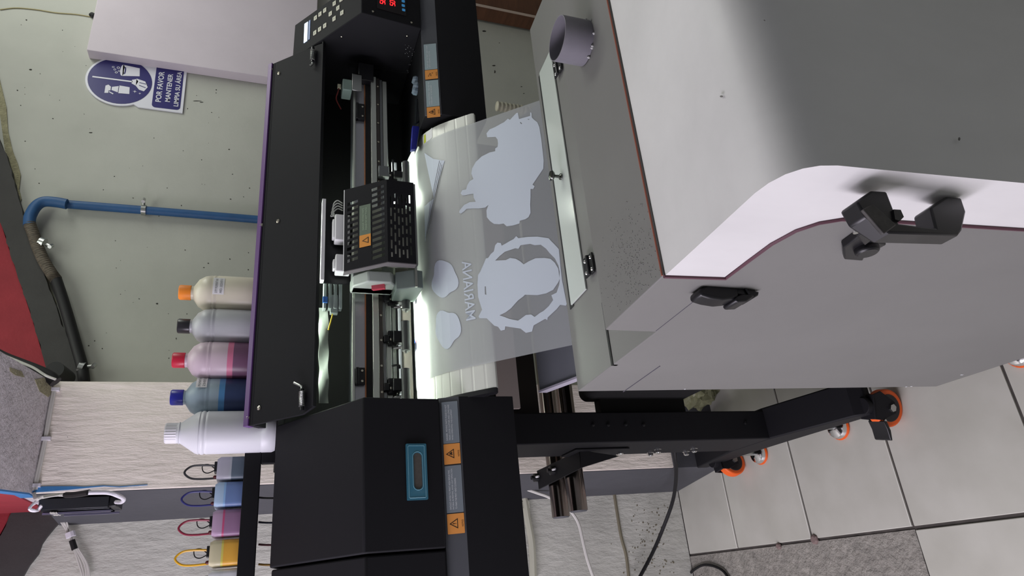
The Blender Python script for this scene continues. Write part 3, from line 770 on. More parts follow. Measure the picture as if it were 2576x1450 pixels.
# ---- platen and film profile (y, z)
FP = [(1.475, -0.3205), (1.42, -0.325), (1.385, -0.329), (1.36, -0.334), (1.34, -0.3425), (1.322, -0.3535), (1.305, -0.367), (1.288, -0.384), (1.272, -0.402), (1.258, -0.418), (1.246, -0.432), (1.13, -0.5615), (1.068, -0.632)]
PLAT = bpy.data.materials.new('grooved_aluminium'); PLAT.use_nodes = True
nt = PLAT.node_tree; b = nt.nodes['Principled BSDF']; b.inputs['Base Color'].default_value = (*lin('dcded6'), 1); b.inputs['Metallic'].default_value = .1; b.inputs['Roughness'].default_value = .38
geo = nt.nodes.new('ShaderNodeNewGeometry'); wv = nt.nodes.new('ShaderNodeTexWave'); wv.bands_direction = 'Y'; wv.inputs['Scale'].default_value = 17
mp = nt.nodes.new('ShaderNodeMapping'); mp.inputs['Scale'].default_value = (0, 1, -.8); nt.links.new(geo.outputs['Position'], mp.inputs[0]); nt.links.new(mp.outputs[0], wv.inputs['Vector'])
crp = nt.nodes.new('ShaderNodeValToRGB'); crp.color_ramp.elements[0].position = .0; crp.color_ramp.elements[0].color = (0, 0, 0, 1); crp.color_ramp.elements[1].position = .12; crp.color_ramp.elements[1].color = (1, 1, 1, 1)
nt.links.new(wv.outputs['Fac'], crp.inputs[0]); bp = nt.nodes.new('ShaderNodeBump'); bp.inputs['Strength'].default_value = .22; bp.inputs['Distance'].default_value = .002
nt.links.new(crp.outputs[0], bp.inputs['Height']); nt.links.new(bp.outputs[0], b.inputs['Normal'])
pp = [(y + .0004, z - .0016) for y, z in FP[:11]]
pp = [(pp[0][0], pp[0][1])] + pp[1:] + [(1.2445, -.4395), (1.250, -.4445), (1.262, -.445), (1.475, -.445)]
m = M().prism(pp, 0, XL + .012, 1.046); pt_ = m.build('platen', PLAT, pr, smooth=25)
m = M().prism([(y, z + .0006) for y, z in pp[2:-1]], 0, XL + .002, XL + .0118); m.build('platen_end_cap', BLKS, pt_)
# instruction sticker near the platen's right end
def film_hit(px, py, off=0.0):
    d = ray(px, py); s = 0
    best = None
    for i in range(len(FP) - 1):
        (y0, z0), (y1, z1) = FP[i], FP[i + 1]
        L = math.hypot(y1 - y0, z1 - z0)
        # d.y*t = y0+u*(y1-y0); d.z*t = z0+u*(z1-z0)
        det = d.y * (z1 - z0) - d.z * (y1 - y0)
        if abs(det) > 1e-9:
            t = (y0 * (z1 - z0) - z0 * (y1 - y0)) / det
            u = (d.z * t - z0) / (z1 - z0) if abs(z1 - z0) > abs(y1 - y0) else (d.y * t - y0) / (y1 - y0)
            e0 = -.02 if i else -50; e1 = 1.02 if i < len(FP) - 2 else 50
            if e0 <= u <= e1 and (best is None or t < best[0]): best = (t, d.x * t, s + u * L)
        s += L
    return best[1], best[2]
def film_pt(x, s, off=0.0):
    for i in range(len(FP) - 1):
        (y0, z0), (y1, z1) = FP[i], FP[i + 1]; L = math.hypot(y1 - y0, z1 - z0)
        if s <= L or i == len(FP) - 2:
            u = s / L; n_ = Vector((0, (z1 - z0), -(y1 - y0))).normalized()
            if n_.z < 0: n_ = -n_
            return Vector((x, y0 + u * (y1 - y0), z0 + u * (z1 - z0))) + n_ * off
        s -= L
CUTS = []; _s = 0
for i in range(len(FP) - 2):
    _s += math.hypot(FP[i + 1][0] - FP[i][0], FP[i + 1][1] - FP[i][1]); CUTS.append(_s)
def film_mesh(vf, off):
    """flat (x,s) mesh -> cut at the fold lines -> wrapped on the film"""
    bm = bmesh.new(); vv = [bm.verts.new((v[0], v[1], 0)) for v in vf[0]]
    for f in vf[1]:
        try: bm.faces.new([vv[i] for i in f])
        except ValueError: pass
    for c in CUTS:
        bmesh.ops.bisect_plane(bm, geom=bm.verts[:] + bm.edges[:] + bm.faces[:], plane_co=(0, c, 0), plane_no=(0, 1, 0), dist=1e-6)
    bm.verts.index_update()
    r = ([film_pt(v.co.x, v.co.y, off) for v in bm.verts], [[v.index for v in f.verts] for f in bm.faces]); bm.free()
    return r
def fpoly(m, loops, off):
    m.add(*film_mesh(fill2d([[film_hit(px, py) for px, py in l] for l in loops]), off))
m = M(); fpoly(m, [[(1064, 372), (1087, 345), (1086, 321), (1072, 334), (1062, 345)]], -0.0009)
stk = m.build('instruction_sticker', WHITEP, pt_, smooth=0)
m = M(); fpoly(m, [[(1066, 362), (1071, 357), (1070, 337), (1066, 341)]], -0.0006); m.build('green_field', mat('lime_field', 'c9d02e', .5), stk, smooth=0)

# ---- carriage
ca = M(); C0 = (1.30, -0.2365); C1 = (1.362, -0.150); cx0, cx1 = 0.657, 0.866; C2 = (1.302, -0.298)
cl = math.hypot(C1[0] - C0[0], C1[1] - C0[1])
def slope(x, v, d=0.0):
    u = v / cl; return Vector((x, C0[0] + u * (C1[0] - C0[0]), C0[1] + u * (C1[1] - C0[1]))) + Vector((0, -.0865, .062)).normalized() * d
def front(x, v, d=0.0):
    return Vector((x, C0[0] + (C2[0] - C0[0]) * v - d, C0[1] + (C2[1] - C0[1]) * v))
loops = [[(cx0, 0), (cx1, 0), (cx1, cl), (cx0, cl)]]
for k in range(13):
    x = cx0 + 0.016 + k * 0.0145
    loops.append([(x, .07 * cl), (x + .0085, .07 * cl), (x + .0045, .36 * cl), (x - .004, .36 * cl)])
    if k < 11: loops.append([(x + .006, .68 * cl), (x + .0145, .68 * cl), (x + .0105, .93 * cl), (x + .002, .93 * cl)])
ca.raw(fill2d(loops), lambda p: slope(*p))
loops = [[(cx0, 0), (cx1, 0), (cx1, 1), (cx0, 1)]]
for r in range(6):
    x = cx0 + .012 + (r % 2) * .008
    for k in range(6):
        l = .022 if (k + r) % 3 else .012
        loops.append([(x, .10 + r * .14), (x + l, .10 + r * .14), (x + l, .165 + r * .14), (x, .165 + r * .14)]); x += l + .0085
        if x > cx1 - .03: break
ca.raw(fill2d(loops), lambda p: front(*p))
cg = ca.build('carriage', BLK2, pr, smooth=0, solid=0.0016)
m = M().slab([slope(cx0, cl), slope(cx1, cl), slope(cx1, cl + .002), slope(cx0, cl + .002)], (0, .0016, 0)); m.build('top_edge', WHITEP, cg)
m = M().slab([slope(cx0, 0), slope(cx0, cl), slope(cx0, cl) + Vector((0, .018, 0)), slope(cx0, 0) + Vector((0, .02, 0.004)), Vector((cx0, 1.32, -.298)), Vector((cx0, 1.302, -.298))], (-.002, 0, 0)); m.build('side_flange', mat('flange_grey', '6a6668', .5), cg)
# inner white parts seen through the slots
m = M().box((cx0 + .014, 1.372, -.236), (cx1 - .03, 1.40, -.17)); m.box((cx0 + .014, 1.335, -.293), (cx1 - .05, 1.36, -.243)); m.build('print_head', mat('head_grey', 'b9bcae', .5), cg, bevel=.003)
x0_ = slope(0, .44 * cl); 
def csk(px, py): p = atp(px, py, (0, *C0), (0, -.0865, .062)); return p.x, (p - Vector((0, *C0))).length
sx0, sx1 = csk(925, 620)[0], csk(925, 515)[0]; so = csk(925, 590)[0]
m = M().slab([slope(a_, b_, .0012) for a_, b_ in ((so, .38 * cl), (sx1, .38 * cl), (sx1, .64 * cl), (so, .64 * cl))], (0, -.0003, .0003)); ws = m.build('warning_sticker', mat('green_grey_label', '5d6c5b', .5), cg, smooth=0)
m = M().slab([slope(a_, b_, .0013) for a_, b_ in ((sx0, .38 * cl), (so, .38 * cl), (so, .64 * cl), (sx0, .64 * cl))], (0, -.0003, .0003)); m.build('orange_field', mat('deep_orange_label', 'd98f35', .5), ws, smooth=0)
m = M(); cxx = (sx0 + so) / 2
m.raw(fill2d([[(cxx - .008, .43 * cl), (cxx + .008, .43 * cl), (cxx, .58 * cl)], [(cxx - .0055, .445 * cl), (cxx + .0055, .445 * cl), (cxx, .555 * cl)]]), lambda p: slope(p[0], p[1], .0022)); m.build('warning_symbol', INKB, ws, smooth=0)
m = M()
put_text(m, 'DANGER: MOVING PARTS', slope(so + .012, .53 * cl, .0022), (sx1 - so - .02, 0, 0), slope(0, .04 * cl) - slope(0, 0)); put_text(m, 'PLEASE DO NOT TOUCH', slope(so + .012, .46 * cl, .0022), (sx1 - so - .02, 0, 0), slope(0, .04 * cl) - slope(0, 0)); m.build('small_print', mat('label_pale', '9fb39a', .6), ws, smooth=0)
# mounting plate behind with bright top edge
m = M(); a = at(813, 708, 1, 1.40); b = at(832, 506, 1, 1.40)
m.box((a.x, 1.408, b.z - .05), (b.x, 1.412, a.z)); m.build('mounting_plate', BLKS, cg)
m = M().box((a.x, 1.392, at(818, 600, 1, 1.392).z), (b.x, 1.4125, at(809, 600, 1, 1.392).z)); m.build('plate_flange', WHITEP, cg, bevel=.0006)
for pa, pb2 in (((868, 612), (842, 545)), ((868, 690), (843, 645))):
    a = at(*pa, 1, 1.385); b = at(*pb2, 1, 1.385)
    m = M().box((a.x, 1.372, a.z - .01), (b.x, 1.398, b.z)); m.box((a.x + .008, 1.378, b.z), (b.x - .01, 1.395, b.z + .005)); m.build('ink_damper', WHITEP, cg, bevel=.004, seg=3)
m = M()
for k in range(4): m.tube(smooth([at(845, 560 - k * 6, 1, 1.388), at(838 - k * 2, 520 + k * 8, 1, 1.395), at(848, 505 + k * 7, 1, 1.39), at(862, 512 + k * 6, 1, 1.385)], 5), .0014, 6)
m.build('ink_tube', mat('clear_tube', 'b9bcb6', .3), cg)
# left-hand brackets
LGT = mat('carriage_casting', 'aeb6b0', .45)
m = M(); m.prism([(1.345, -.25), (1.345, -.20), (1.375, -.172), (1.41, -.168), (1.41, -.262), (1.36, -.262)], 0, .628, .655); m.box((.628, 1.38, -.262), (.70, 1.415, -.17)); m.build('side_casting', LGT, cg, bevel=.003)
m = M(); m.prism([(1.325, -.298), (1.345, -.26), (1.41, -.262), (1.41, -.315), (1.33, -.318)], 0, .612, .655); m.build('lower_bracket', mat('bracket_grey', '6f7a77', .4), cg, bevel=.002)
m = M().box((.610, 1.318, -.303), (.70, 1.324, -.298)); m.build('bottom_flange', STEEL, cg)
m = M().prism([(1.36, -.24), (1.372, -.215), (1.365, -.21), (1.352, -.236)], 0, .618, .629); m.build('red_tab', mat('red_tab', 'c2485a', .5), cg)
m = M().box((cx0, 1.306, -.303), (cx1, 1.40, -.299)); m.build('head_plate', ALUD, cg)
m = M(); a = at(972, 450, 1, 1.41); m.box((a.x + .004, 1.405, -.262), (a.x + .034, 1.42, -.236)); m.build('right_bracket', ALUD, cg, bevel=.001)
# energy chain and ribbon
CHG = mat('chain_grey', '8b9594', .5)
for k in range(4):
    a = at(812 + k * 13, 780, 1, 1.44); b = at(812 + k * 13 + 9, 712, 1, 1.44)
    m = M().box((a.x, 1.43, b.z), (b.x, 1.45, a.z)); m.build('chain_link', CHG, pr, bevel=.001)
m = M(); a = at(830, 790, 1, 1.438); b = at(850, 745, 1, 1.438); m.box((a.x, 1.432, b.z), (b.x, 1.446, a.z)); m.build('chain_mount', CHG, pr, bevel=.001)
m = M()
rows = []
for i in range(25):
    py = 775 + i * 10
    rows.append([at(802 + 1.2 * math.sin(i * .9 + j * 1.3) + j * 8, py, 1, 1.446 + .004 * math.sin(i * .5 + j)) for j in range(4)])
m.grid(rows); m.build('ribbon_cable', mat('frosted_ribbon', '7c827d', .35), pr, solid=.001, smooth=180)
m = M().tube(smooth([at(838, 785, 1, 1.44), at(833, 805, 1, 1.435), at(826, 830, 1, 1.43)], 5), .0015, 6); m.build('yellow_wire', mat('yellow_wire', 'e3c12a', .5), pr)
m = M(); a = at(818, 755, 1, 1.43); m.box(a - Vector((.007, .003, .005)), a + Vector((.007, .003, .005))); m.build('blue_connector', mat('blue_connector', '3d73c6', .4), pr)

# ---- capping station (right)
m = M().slab([at(1034, 376, 1, 1.36), at(1048, 374, 1, 1.36), at(1056, 318, 1, 1.36), at(1038, 316, 1, 1.36)], (0, .012, 0)); cp = m.build('cap_station', mat('blue_cap', '2a2f9a', .3), pr, bevel=.001)
m = M().slab([at(1048, 374, 1, 1.352), at(1058, 350, 1, 1.352), at(1066, 322, 1, 1.352), at(1056, 317, 1, 1.352)], (0, .03, 0)); m.build('cap_frame', mat('frame_black', '1d2224', .3), cp, bevel=.001)
CLR = mat('clear_plastic', 'a9bccb', .12, spec=.8, trans=.5)
for px, py, r in ((1046, 205, .012), (1049, 222, .014), (1044, 232, .010)):
    m = M().lathe([(r * .3, 0), (r, r * .4), (r * 1.05, r * 1.2), (r * .7, r * 1.8)], at(px, py, 1, 1.36) - Vector((0, 0, r)), (0.2, 0, 1), 9); m.build('clear_cap', CLR, cp, smooth=10)
m = M()
for k in range(5): m.tube([at(1048 + k * 2.2, 250 + k * 3, 1, 1.36), at(1046 + k * 2.4, 312 - k * 2, 1, 1.355)], .003, 8)
m.build('wiper_frame', mat('gloss_black', '1b2023', .15), cp)

# ---- LED bar lighting the print zone (real lamp of the machine)
m = M().box((0.40, 1.425, -0.088), (0.98, 1.437, -0.082))
m.build('led_bar', mat('led_white', 'f4fff2', .4, emit='f2ffee', estr=26), pr)
zl = zr(997, 1.44)
for xa, xb in ((0.375, 0.655), (0.895, 1.02)):
    m = M().box((xa, 1.441, zl - .0035), (xb, 1.447, zl - .001)); m.build('print_zone_lamp', mat('led_white_low', 'f4fff2', .4, emit='f2ffee', estr=150), pr)
    m = M().box((xa, 1.4365, zl - .0029), (xb, 1.4395, zl + .002)); m.box((xa, 1.4483, zl - .012), (xb, 1.4495, zl + .002)); m.build('added_lamp_lip', BLKS, pr)  # added lips that hide the strip from view and turn its light downward
# ---- stand
SX0, SX1 = 0.287, 0.362
m = M(); m.box((SX0, 1.452, -1.275), (SX1, 1.615, -0.487)); lg = m.build('stand_leg', BLK, pr, bevel=.003)
for px, py in ((1491, 1070), (1529, 1070), (1573, 1069), (1618, 1070), (1874, 1065)):
    m = M().lathe([(.004, 0), (.0045, .003), (.002, .004)], at(px, py, 1, 1.452), (0, -1, 0), 10); m.build('bolt_hole', BLKS, lg)
for px, py in ((1463, 1139), (1505, 1138), (1542, 1139), (1560, 1131), (1635, 1136), (1654, 1128), (1725, 1134), (1745, 1126)):
    m = M().lathe([(.0098, 0), (.0098, .004), (.0072, .004), (.0072, .0115), (.005, .0135)], at(px, py, 0, SX0), (-1, 0, 0), 14); m.build('bolt', CHROME, lg)
m = M().prism([(1.46, -1.262), (1.213, -1.318), (1.19, -1.345), (1.195, -1.368), (1.5, -1.36), (1.64, -1.36), (1.90, -1.375), (1.90, -1.335), (1.61, -1.262)], 0, SX0 - .001, SX1 + .008); ft = m.build('stand_foot', BLK, pr, bevel=.004)
def caster(x, y, ang=0, brake=True):
    R_ = Matrix.Rotation(ang, 3, 'Z'); C0_ = Vector((x, y, 0))
    def fin(w, *a_, **k):
        w.v = [C0_ + R_ @ v for v in w.v]; return w.build(*a_, **k)
    # local frame: axle along x, origin on the wheel centre
    o = fin(M().tube([(-.014, 0, -1.405), (.014, 0, -1.405)], .045, 32), 'caster', ORANGE, pr, bevel=.005, seg=3)
    fin(M().tube([(-.0155, 0, -1.405), (.0155, 0, -1.405)], .033, 28), 'wheel_hub', BLKS, o, bevel=.002)
    w = M()
    for s in (-1, 1):
        w.prism([(-.013, -1.418), (.014, -1.418), (.040, -1.375), (.032, -1.352), (-.026, -1.352), (-.028, -1.375)], 0, s * .019 - .0015, s * .019 + .0015)
    w.box((-.0205, -.026, -1.358), (.0205, .032, -1.350)); w.cyl((0, .005, -1.352), (0, .005, -1.335), .02, n=20); fin(w, 'fork', BLK, o, bevel=.001)
    w = M()
    for s in (-1, 1): w.tube([(s * .0205, 0, -1.405), (s * .026, 0, -1.405)], .0095, 6)
    fin(w, 'axle_nut', STEEL, o)
    if brake:
        fin(M().prism([(-.030, -1.372), (-.050, -1.382), (-.074, -1.388), (-.076, -1.394), (-.052, -1.392), (-.030, -1.382)], 0, -.022, .024), 'brake_pedal', BLKS, o, bevel=.002)
        fin(M().tube([(-.0225, -.03, -1.38), (.0225, -.03, -1.38)], .004, 10), 'pedal_pin', STEEL, o)
    return o
caster(0.303, 1.200, math.radians(-104)); caster(0.288, 1.815, math.radians(-80), brake=False)
def pad(x, y, name='levelling_foot', par=None):
    w = M().lathe([(.03, 0), (.031, .005), (.027, .014), (.012, .022)], (x, y, -H + .006), (0, 0, 1), 24); o = w.build(name, CHROME, par or pr)
    w = M().lathe([(.031, 0), (.034, .004), (.033, .007)], (x, y, -H), (0, 0, 1), 24); w.build('rubber_ring', ORANGE, o)
    w = M().cyl((x, y, -H + .02), (x, y, -1.36), .006, n=10); w.build('threaded_rod', STEEL, o)
pad(0.300, 1.39); pad(0.295, 1.72)
m = M(); m.box((2.02, 1.452, -1.275), (2.10, 1.615, -0.487)); m.build('stand_leg', BLK, pr, bevel=.003)
m = M().prism([(1.46, -1.262), (1.213, -1.318), (1.195, -1.368), (1.90, -1.375), (1.61, -1.262)], 0, 2.02, 2.10); m.build('stand_foot', BLK, pr, bevel=.004)
caster(2.06, 1.205); caster(2.06, 1.815)
# roller bracket and chrome tubes
FR = at(1458, 1133, 0, SX0 - .001); FL = at(1462, 1178, 2, FR.z); BLp = at(1355, 1232, 2, FR.z); BR = Vector((FR.x, BLp.y, BLp.z))
m = M(); m.slab([FR, FL, BLp, BR], (0, 0, -.004)); m.slab([FR, FL, at(1558, 1148, 1, FR.y)], (0, .004, 0)); m.slab([(SX0 - .005, FR.y - .02, FR.z + .02), (SX0 - .005, FR.y - .02, FR.z - .13), (SX0 - .005, FR.y + .06, FR.z - .13), (SX0 - .005, 1.6, FR.z + .02)], (.004, 0, 0))
bk = m.build('roller_bracket', BLK, pr, bevel=.001)
m = M()
for px, py in ((1353, 1202), (1394, 1184)):
    c = atp(px, py, FR, (FL - FR).cross(BLp - FL)); m = M(); m.lathe([(.012, 0), (.012, .012), (.006, .014), (.006, .02)], c, (0, 0, 1), 14); kn = m.build('lock_knob', BLKS, bk)
    m = M().cyl(c + Vector((0, -.012, .01)), c + Vector((0, -.022, .006)), .003, n=8); m.build('pin', WHITEP, kn)
for cpx, cpy, epx in ((1380, 990, (1407, 1303)), (1421, 990, (1453, 1287))):
    c = at(cpx, cpy, 2, -.780); e = at(*epx, 2, -.780); yt = (c.y + e.y) / 2; z = -.780
    m = M().tube([(e.x, yt, z), (1.0, yt, z)], .0245, 32); tb = m.build('roller_tube', DCHROME, pr)
    m = M().lathe([(.0225, 0), (.021, .002), (.004, .0025)], (e.x, yt, z), (-1, 0, 0), 28); m.build('end_cap', BLKG, tb)
# black housing under the bed
m = M(); hy = 1.44
a = at(1487, 1012, 1, hy); b = at(1752, 1000, 1, hy)
m.prism(rrect(.40, b.z, 1.2, a.z, .02), 1, 1.34, 1.5); m.box((.362, 1.47, b.z + .02), (.42, 1.5, a.z - .04))
m.build('drive_housing', mat('matte_black', '0e0e0f', .8), pr)
# ink tray frame
TZ0, TZ1 = at(655, 1200, 1, 1.58).z, at(612, 1200, 1, 1.58).z
xt = at(630, 1127, 1, 1.58).x
m = M(); m.box((-.4, 1.575, TZ0), (xt, 1.59, TZ1)); m.box((-.4, 1.59, TZ0 + .002), (xt - .02, 1.69, TZ0 + .008)); m.box((xt - .036, 1.575, -.05), (xt, 1.59, TZ0)); m.box((xt - .02, 1.59, TZ0), (xt, 1.60, TZ1)) 
m.build('ink_tray', BLK, pr, bevel=.002)
for k, (py, c) in enumerate(((1252, '16171c'), (1314, '1c2238'), (1370, '5a1526'), (1420, 'b98a1e'))):
    a = at(655, py, 1, 1.62); b_ = at(690, py + 4, 1, 1.62); 
    m = M().tube(smooth([a + Vector((0, 0, .004)), a.lerp(b_, .5), b_ + Vector((0, 0, -.03))], 4), .0022, 8); m.build('ink_line', mat('ink_line_%d' % k, c, .35), pr)

# ================================================================ FILM SHEET
FM = bpy.data.materials.new('frosted_film'); FM.use_nodes = True; nt = FM.node_tree
for n_ in list(nt.nodes): nt.nodes.remove(n_)
out = nt.nodes.new('ShaderNodeOutputMaterial'); df = nt.nodes.new('ShaderNodeBsdfDiffuse'); tl = nt.nodes.new('ShaderNodeBsdfTranslucent'); rf = nt.nodes.new('ShaderNodeBsdfTransparent'); gl = nt.nodes.new('ShaderNodeBsdfGlossy')
df.inputs['Color'].default_value = (*lin('cccfd4'), 1); tl.inputs['Color'].default_value = (*lin('dfe0e0'), 1); gl.inputs['Roughness'].default_value = .35; gl.inputs['Color'].default_value = (.8, .8, .8, 1)
rf.inputs['Color'].default_value = (.92, .93, .92, 1)
def mixs(a, b, f):
    x = nt.nodes.new('ShaderNodeMixShader'); x.inputs[0].default_value = f; nt.links.new(a.outputs[0], x.inputs[1]); nt.links.new(b.outputs[0], x.inputs[2]); return x
s1 = mixs(df, tl, .22); s2 = mixs(s1, rf, .44); s3 = mixs(s2, gl, .05); nt.links.new(s3.outputs[0], out.inputs[0])
WINK = mat('white_ink', 'd3dbe8', .5, spec=.3); WINK2 = mat('white_ink_on_platen', 'd3dbe8', .5, spec=.3)
fx0, fx1 = 0.415, 1.015
smax = film_hit(1448, 700)[1] + .12
rows = []; NS = 60
ss = sorted(set([0] + CUTS + [CUTS[-1] + (smax - CUTS[-1]) * k / 12 for k in range(13)]))
m = M(); m.grid([[film_pt(fx0 + (fx1 - fx0) * i / 16, s_, 0) for i in range(17)] for s_ in ss])
film = m.build('transfer_film', FM, smooth=60, fix=False)
tag(film, 'wide translucent film sheet with mirrored white prints running from printer to shaker', 'film')
OFF = .0006
big = [(299, 285), (283, 302), (278, 299), (268, 308), (262, 311), (246, 320), (232, 326), (224, 336), (226, 346), (247, 345), (252, 352), (253, 362), (252, 370), (246, 374), (246, 381), (232, 384), (212, 394), (197, 408), (188, 424), (186, 437), (191, 451), (182, 456), (176, 466), (173, 477), (163, 479), (159, 487), (163, 492), (170, 492), (178, 490), (191, 488), (192, 498), (197, 508), (182, 509), (168, 516), (157, 529), (155, 535), (160, 538), (168, 532), (174, 526), (190, 525), (205, 525), (221, 523), (229, 516), (224, 530), (225, 547), (233, 557), (243, 564), (256, 565), (267, 563), (275, 570), (290, 568), (307, 563), (308, 556), (322, 552), (330, 547), (335, 536), (334, 515), (335, 496), (335, 476), (342, 476), (345, 469), (340, 465), (367, 425), (368, 404), (362, 350), (357, 320), (352, 308), (344, 302), (338, 296), (337, 284), (334, 283), (334, 292), (306, 300), (303, 284)]
big = [((x + 1000 if x < 1000 else x), y) for x, y in big]
m = M(); fpoly(m, [big, [(1309, 310), (1309, 307), (1314, 311), (1312, 313)], [(1327, 300), (1333, 300), (1330, 302)]], OFF)
m.build('white_print', WINK, film, smooth=0)
def rp(x, y): return (1140 + x * 300 / 1359, 580 + y * 320 / 1450)
ring = [(720, 66), (690, 100), (650, 120), (600, 150), (555, 175), (545, 145), (505, 140), (480, 170), (465, 240), (430, 270), (400, 315), (375, 320), (350, 380), (310, 470), (285, 510), (278, 620), (285, 760), (330, 905), (292, 980), (300, 1003), (385, 1005), (470, 1088), (512, 1100), (545, 1145), (590, 1135), (595, 1095), (770, 1122), (830, 1170), (900, 1155), (918, 1085), (1050, 1010), (1075, 1025), (1078, 995), (1180, 900), (1220, 850), (1285, 860), (1295, 840), (1240, 560), (1225, 420), (1205, 215), (1160, 165), (1115, 120), (1090, 90), (960, 72), (850, 75), (745, 90)]
h1 = [(480, 345), (530, 295), (590, 245), (710, 205), (745, 212), (770, 170), (880, 155), (930, 170), (1000, 165), (1060, 210), (1100, 260), (1160, 320), (1200, 400), (1215, 470), (1212, 540), (1200, 440), (1160, 370), (1110, 325), (1040, 315), (940, 318), (860, 355), (805, 388), (760, 350), (715, 325), (650, 315), (600, 340)]
h2 = [(530, 970), (600, 935), (660, 890), (740, 800), (800, 755), (820, 735), (960, 740), (1060, 720), (1140, 680), (1195, 600), (1216, 555), (1210, 620), (1180, 710), (1120, 740), (1140, 795), (1090, 865), (1030, 920), (985, 945), (930, 988), (890, 960), (830, 965), (770, 1010), (740, 1030), (640, 1010), (590, 990)]
m = M(); fpoly(m, [[rp(*p) for p in ring], [rp(*p) for p in h1], [rp(*p) for p in h2], [rp(*p) for p in [(362, 640), (374, 640), (380, 735), (364, 730)]]], OFF)
m.build('white_print', WINK, film, smooth=0)
# plain leaf-like patches (generic stand-ins) on the platen part of the film
def blob(cx, cy, rx, ry, seed):
    random.seed(seed); out = []
    for i in range(36):
        a = 2 * math.pi * i / 36; r = 1 + .10 * math.sin(3 * a + seed) + .06 * math.sin(5 * a)
        out.append((cx + rx * r * math.cos(a), cy + ry * r * math.sin(a)))
    return out
for cx, cy, s in ((1118, 703, 1), (1126, 827, 2.3)):
    m = M(); fpoly(m, [blob(cx, cy, 32, 46, s)], OFF); m.build('white_print', WINK2, film, smooth=0)
m = M(); tri = [(1112, 404), (1119, 404), (1108, 440), (1092, 500), (1080, 555), (1070, 610), (1066, 590), (1056, 555), (1052, 500), (1050, 440), (1056, 400), (1068, 385), (1090, 400)]
fpoly(m, [tri, [(1064, 500), (1070, 486), (1092, 500), (1068, 520)]], OFF); m.build('white_print', WINK2, film, smooth=0)
m = M()
for k in range(4):
    a = film_hit(1110 + k * 3 - 4, 405 + k * 5); b_ = film_hit(1072 + k * 4, 600 - k * 12)
    pts_ = [film_pt(a[0] + (b_[0] - a[0]) * t / 16, a[1] + (b_[1] - a[1]) * t / 16, OFF + .0004) for t in range(17)]; m.tube(pts_, .0004, 5)
m.build('print_lines', mat('print_grey', '7f8380', .6), film)
# mirrored name print
a = film_hit(1197, 806); b_ = film_hit(1158, 657); c_ = film_hit(1171, 809)
# baseline runs along x; letters mirrored left-right
t = text2d('MARIANA', 0.01); u0 = Vector(film_hit(1173, 808)); u1 = Vector(film_hit(1162, 659)); v1_ = Vector(film_hit(1197, 803))
U = u1 - u0; V = v1_ - u0
def mir(p): q = u0 + U * p[0] + V * p[1]; return (q.x, q.y)
m = M(); m.add(*film_mesh(([mir(p) for p in t[0]], t[1]), OFF)); m.build('mirrored_lettering', WINK, film, smooth=0)
# coloured ink just printed under the head
CI = [mat('ink_blue', '23489c', .4), mat('ink_dark', '1c1c28', .4), mat('ink_red', '9c2430', .4)]
m = M()
for cy in (742, 860):
    m.slot(0); fpoly(m, [[(1043, cy - 6), (1045, cy - 2), (1045, cy + 4), (1042, cy + 2)]], OFF)
    m.slot(1); fpoly(m, [[(1045, cy + 2), (1048, cy), (1049, cy + 18), (1046, cy + 26), (1044, cy + 14)]], OFF)
    m.slot(2); fpoly(m, [[(1046, cy - 10), (1047.5, cy - 4), (1048, cy + 2), (1046, cy + 2)]], OFF)
m.build('fresh_ink', CI, film, smooth=0)

# ================================================================ SHAKER
sk = thing('powder_shaker', (0.72, 0.70, -H), 'grey boxy powder shaker machine with white curved hood in the foreground', 'machine')
SXL, SXR = 0.301, 1.152
body = [(1.057, -.526), (.757, -.510), (.757, -.430), (.583, -.416), (.577, -.495), (.533, -.4925), (.491, -.491), (.461, -.497), (.443, -.510), (.432, -.529), (.428, -.558), (.412, -.766), (.375, -1.35), (1.011, -1.35)]
m = M(); m.prism(body, 0, SXL, SXR); bd = m.build('body', SHK, sk, bevel=.0015)
hood = [(.581, -.417), (.50, -.4115), (.43, -.4065), (.408, -.405), (.391, -.4065), (.376, -.412), (.365, -.4215), (.358, -.434), (.3545, -.45), (.352, -.489), (.340, -.663), (.325, -.95), (.40, -.95), (.413, -.764), (.4295, -.558), (.4335, -.528), (.4445, -.509), (.462, -.495), (.491, -.489), (.533, -.4905), (.578, -.493)]
m = M(); m.prism(hood, 0, SXL - .0008, SXR); hd = m.build('hood', HOOD, sk, smooth=40)
m = M()
MAR = mat('maroon_seal', '5a3a44', .6); SEAL = mat('red_seal', '9a5a48', .6)
m.tube([Vector((SXL - .0015, y, z)) for y, z in [(.583, -.416)] + body[4:12]], .0022, 6); m.build('edge_seal', MAR, hd)
m = M().tube([(SXL, .584, -.4145), (SXR, .584, -.4145)], .0011, 6); m.build('edge_seal', SEAL, hd)
m = M()
m.tube([at(px, py, 0, SXL) for px, py in ((1650, 833), (1748, 756))], .0006, 5); m.tube([at(px, py, 0, SXL) for px, py in ((1568, 986), (1660, 921))], .0010, 5)
m.build('panel_seam', mat('seam_dark', '4a4850', .8), bd)
m = M().box((SXL, .903, -.5262), (.41, .909, -.5165)); m.build('top_joint', RUB, bd)
